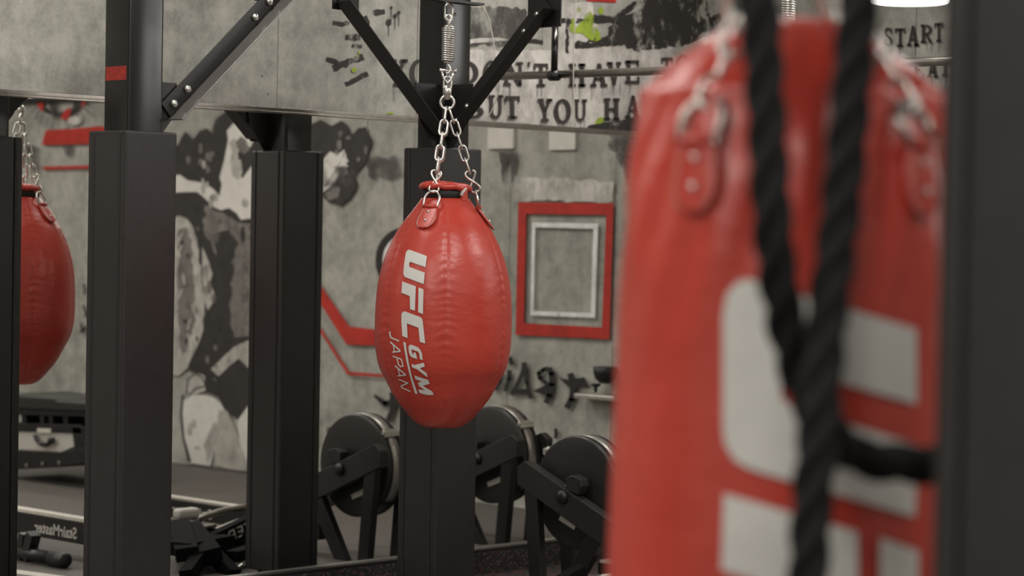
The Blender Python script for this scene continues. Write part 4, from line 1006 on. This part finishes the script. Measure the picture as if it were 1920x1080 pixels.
SG = {'R': [([(0, 0), (0, 1), (0.62, 1), (0.78, 0.8), (0.62, 0.48), (0, 0.48)], .2), ([(0.35, 0.48), (0.8, 0)], .2)], 'E': [([(0.75, 1), (0, 1), (0, 0), (0.75, 0)], .2), ([(0, 0.5), (0.65, 0.5)], .18)],
      'T': [([(0, 1), (0.85, 1)], .2), ([(0.42, 1), (0.42, 0)], .2)], 'S': [([(0.75, 1), (0.1, 1), (0.05, 0.55), (0.72, 0.45), (0.7, 0), (0, 0)], .2)]}
for k, ch in enumerate('RETS'):
    ox, oy = 442+k*14.5, 1010-k*7.2; ps_ = []
    for pts, wd in SG[ch]: ps_ += stroke2d([(ox-u*12.5-v*3, oy+u*6.0-v*17+0) for u, v in pts], 3.2)
    decal('lettering', ps_, INK2, lambda x, y_: VP(x, y_, QB-0.0012), beam)
vb((352, 994), (392, 1046), 0.07, 0.12, 'frame'); vb((334, 1030), (420, 1014), 0.06, 0.12, 'frame'); vb((372, 999), (455, 1010), 0.06, 0.09, 'frame')
vb((336, 985), (352, 1040), 0.06, 0.10, 'frame'); vb((382, 1036), (350, 1082), 0.06, 0.06, 'leg'); vb((396, 1036), (440, 1080), 0.06, 0.06, 'leg'); vb((436, 1044), (480, 1030), 0.05, 0.06, 'pedal')
def vt(pts, r_, nm, mat, qq=None): return obj(nm, T(spline([VP(x_, y_, qq or qy(y_)) for x_, y_ in pts], 8), r_, False, 12), mat, mb, world=True, smooth=True)
vt([(374, 973), (390, 967), (420, 958), (460, 951)], 0.016, 'handle', GALV, 1.36)
vt([(376, 974), (366, 985), (356, 1002), (338, 1012)], 0.012, 'handle', STEELM, 1.3)
vt([(378, 990), (404, 985)], 0.010, 'pale_bar', GALV, 1.06); vt([(404, 993), (448, 975)], 0.008, 'pale_bar', GALV, 1.1)
c_ = VP(350, 962, 1.3); obj('pale_shroud', bx(c_, (0.12, 0.06, 0.045)), INK2, mb, world=True, bevel=0.015)
vt([(432, 1080), (444, 1066), (456, 1058)], 0.007, 'pale_bar', CHROME, 0.68)

# foot stand near the left mirror edge
fs = root('floor_stand', 'short black tube foot with angled leg, bottom left in the mirror', 'stand', VP(90, 1055, 1.3)); fs.location.z = 0
FX = VP(100, 1065, 1.3).x
def ff(px, py, dx=0): return flip(onX(px, py, FX+dx))
z_ = 0.035
a = ff(20, 1055); b_ = ff(98, 1046); a.z = b_.z = max(0.035, (a.z+b_.z)/2)
obj('foot_tube', T([a, b_], 0.030, False, 16), STEELM, fs, world=True, smooth=True)
d_ = (b_-a).normalized(); obj('end_cap', T([b_, b_+d_*0.10, b_+d_*0.112], [0.034, 0.034, 0.026], False, 16), BLACKP, fs, world=True, smooth=True)
bm = bmesh.new(); bar(bm, ff(52, 1048), ff(64, 1000), 0.05, 0.05); obj('leg', bm, STEELM, fs, world=True, bevel=0.004)
bm = bmesh.new(); bar(bm, ff(40, 1048), ff(46, 1000), 0.04, 0.04); obj('leg', bm, STEELM, fs, world=True, bevel=0.004)
e0, e1 = flip(onZ(10, 1064, 0.004)), flip(onZ(150, 1083, 0.004)); ev = (e1-e0).normalized(); en = Vector((-ev.y, ev.x, 0)); en = en if en.y > 0 else -en
p = [e0-ev*0.6, e1+ev*0.3, e1+ev*0.3+en*0.08, e0-ev*0.6+en*0.08]
bm = bmesh.new(); lo = [bm.verts.new((v.x, v.y, 0.0008)) for v in p]; bm.faces.new(lo)
o = obj('floor_marking_strip', bm, WHITEP, None, solid=0.001); o.location.z = 0.0005
tag(o, 'pale strip laid on the floor at the bottom left of the mirror view', 'floor strip')

# low black bench against the end wall, seen between the left posts
bq = root('equipment_bench', 'low black padded bench machine by the concrete wall, below the reflected red bag', 'bench', (1.3, -4.0, 0))
bX = 1.25
def gb(px, py, dx=0): return flip(onX(px, py, bX+dx))
def gbox(pts, X0, X1, nm, mat, bev=0.008):
    base = [gb(a, b_) for a, b_ in pts]; bm = bmesh.new(); n = len(pts)
    lo = [bm.verts.new((X0, p.y, p.z)) for p in base]; hi = [bm.verts.new((X1, p.y, p.z)) for p in base]
    bm.faces.new(lo[::-1]); bm.faces.new(hi)
    for k in range(n): bm.faces.new((lo[k], lo[(k+1) % n], hi[(k+1) % n], hi[k]))
    return obj(nm, bm, mat, bq, world=True, bevel=bev)
gbox([(5, 738), (40, 743), (104, 747), (106, 752), (172, 756), (172, 772), (5, 765)], bX, bX+0.45, 'seat_pad', GREYP, 0.015)
gbox([(5, 764), (160, 771), (160, 782), (5, 778)], bX+0.02, bX+0.4, 'seat_frame', BLACKP, 0.004)
gbox([(5, 793), (150, 797), (155, 814), (5, 808)], bX+0.0, bX+0.4, 'lower_frame', BLACKP, 0.004)
for x_ in (32, 66, 82, 110, 150): gbox([(x_, 776), (x_+8, 776), (x_+9, 796), (x_+1, 796)], bX+0.03, bX+0.36, 'strut', BLACKP, 0.002)
gbox([(10, 809), (134, 817), (136, 838), (112, 848), (10, 842)], bX+0.01, bX+0.03, 'side_cover', INK2, 0.003)
gbox([(72, 803), (97, 804), (97, 812), (72, 811)], bX-0.008, bX-0.002, 'label_plate', WHITEP, 0.001)
arc = [gb(62+18*math.cos(math.radians(a))+22, 812+22*math.sin(math.radians(a)), -0.012) for a in range(170, 20, -15)]
obj('curved_handle', T(arc, 0.013, False, 10), STEELM, bq, world=True, smooth=True); p = gb(101, 826, -0.012); obj('handle_knob', T([p, p-Vector((0.03, 0, 0))], 0.018, False, 14), BLACKP, bq, world=True, smooth=True)
gbox([(5, 842), (112, 848), (165, 838), (165, 868), (120, 876), (5, 882)], bX-0.01, bX+0.42, 'base_frame', BLACKP, 0.006)
gbox([(134, 800), (165, 800), (168, 845), (140, 848)], bX+0.0, bX+0.42, 'end_leg', BLACKP, 0.006)
for x_, y_ in ((52, 872), (82, 869), (113, 867)): p = gb(x_, y_, -0.014); obj('bolt', T([p, p-Vector((0.01, 0, 0))], 0.010, False, 10), CHROME, bq, world=True)

# wall shelf beside the heavy bag: black dome, knob and a bright metal ledge
ws = root('wall_shelf', 'small bright metal ledge with black knob beneath a dark dome, left edge of heavy bag', 'shelf', flip(onX(1135, 742, XE-0.09)))
wq = XE-0.012
def gw(px, py, dx=0): return flip(onX(px, py, wq+dx))
a, b_ = gw(1098, 742), gw(1175, 746); bm = bmesh.new(); box(bm, (XE-0.05, (a.y+b_.y)/2, (a.z+b_.z)/2), (0.10, abs(a.y-b_.y), 0.024)); obj('ledge', bm, CHROME, ws, world=True, bevel=0.004)
c = gw(1127, 725); obj('knob', L([(0.004, -0.03), (0.008, -0.028), (0.010, 0.0), (0.024, 0.004), (0.026, 0.014), (0.02, 0.018)], 20, 'z', (XE-0.05, c.y, c.z)), BLACKP, ws, world=True, smooth=True)
dm = gw(1150, 700); o = obj('wall_dome', L([(0.065, 0.0), (0.065, -0.03), (0.055, -0.06), (0.03, -0.085)], 28, 'z', (0, 0, 0)), GREYP, None, (XE-0.068, dm.y, dm.z+0.035), smooth=True)
tag(o, 'dark rounded dome fixed on the concrete wall above the bright ledge', 'wall fixture')

# ------------------------------------------------------------------ lamps
LAMP = glow('lit_diffuser', 2.2)
pl_ = root('pendant_lamp', 'round white glowing disc lamp at the top right, beside the black post', 'lamp', D(1706, -2, 9.0))
r_ = 74*9.0/F
obj('lamp_disc', L([(r_*0.9, 0.012), (r_, 0.006), (r_, -0.010), (r_*0.97, -0.016)], 48, 'z', (0, 0, 0)), LAMP, pl_, smooth=True)
h = CEIL-pl_.location.z
obj('stem', T([(0, 0, 0.012), (0, 0, h)], 0.008), STEELM, pl_)
wl = root('wall_light', 'long glowing light panel high on the end wall, outside the picture on the right', 'wall light', (XE, -4.75, 2.56))
obj('frame', bx((-0.02, 0, 0), (0.04, 3.9, 0.54)), STEELM, wl); obj('diffuser', bx((-0.045, 0, 0), (0.010, 3.8, 0.46)), glow('wall_diffuser', 5.0), wl)
lp = glow('ceiling_diffuser', 1.1)
for i, (x, y, p_) in enumerate(LIGHTS):  # the last panel is made up to go with the added fill lamp
    t = root('ceiling_light', 'long ceiling light panel above the gym floor', 'ceiling light', (x, y, CEIL), 'ceiling light panels')
    obj('frame', bx((0, 0, -0.02), (1.24, 0.36, 0.04)), STEELM, t)
    obj('diffuser', bx((0, 0, -0.045), (1.16, 0.29, 0.010)), lp, t)
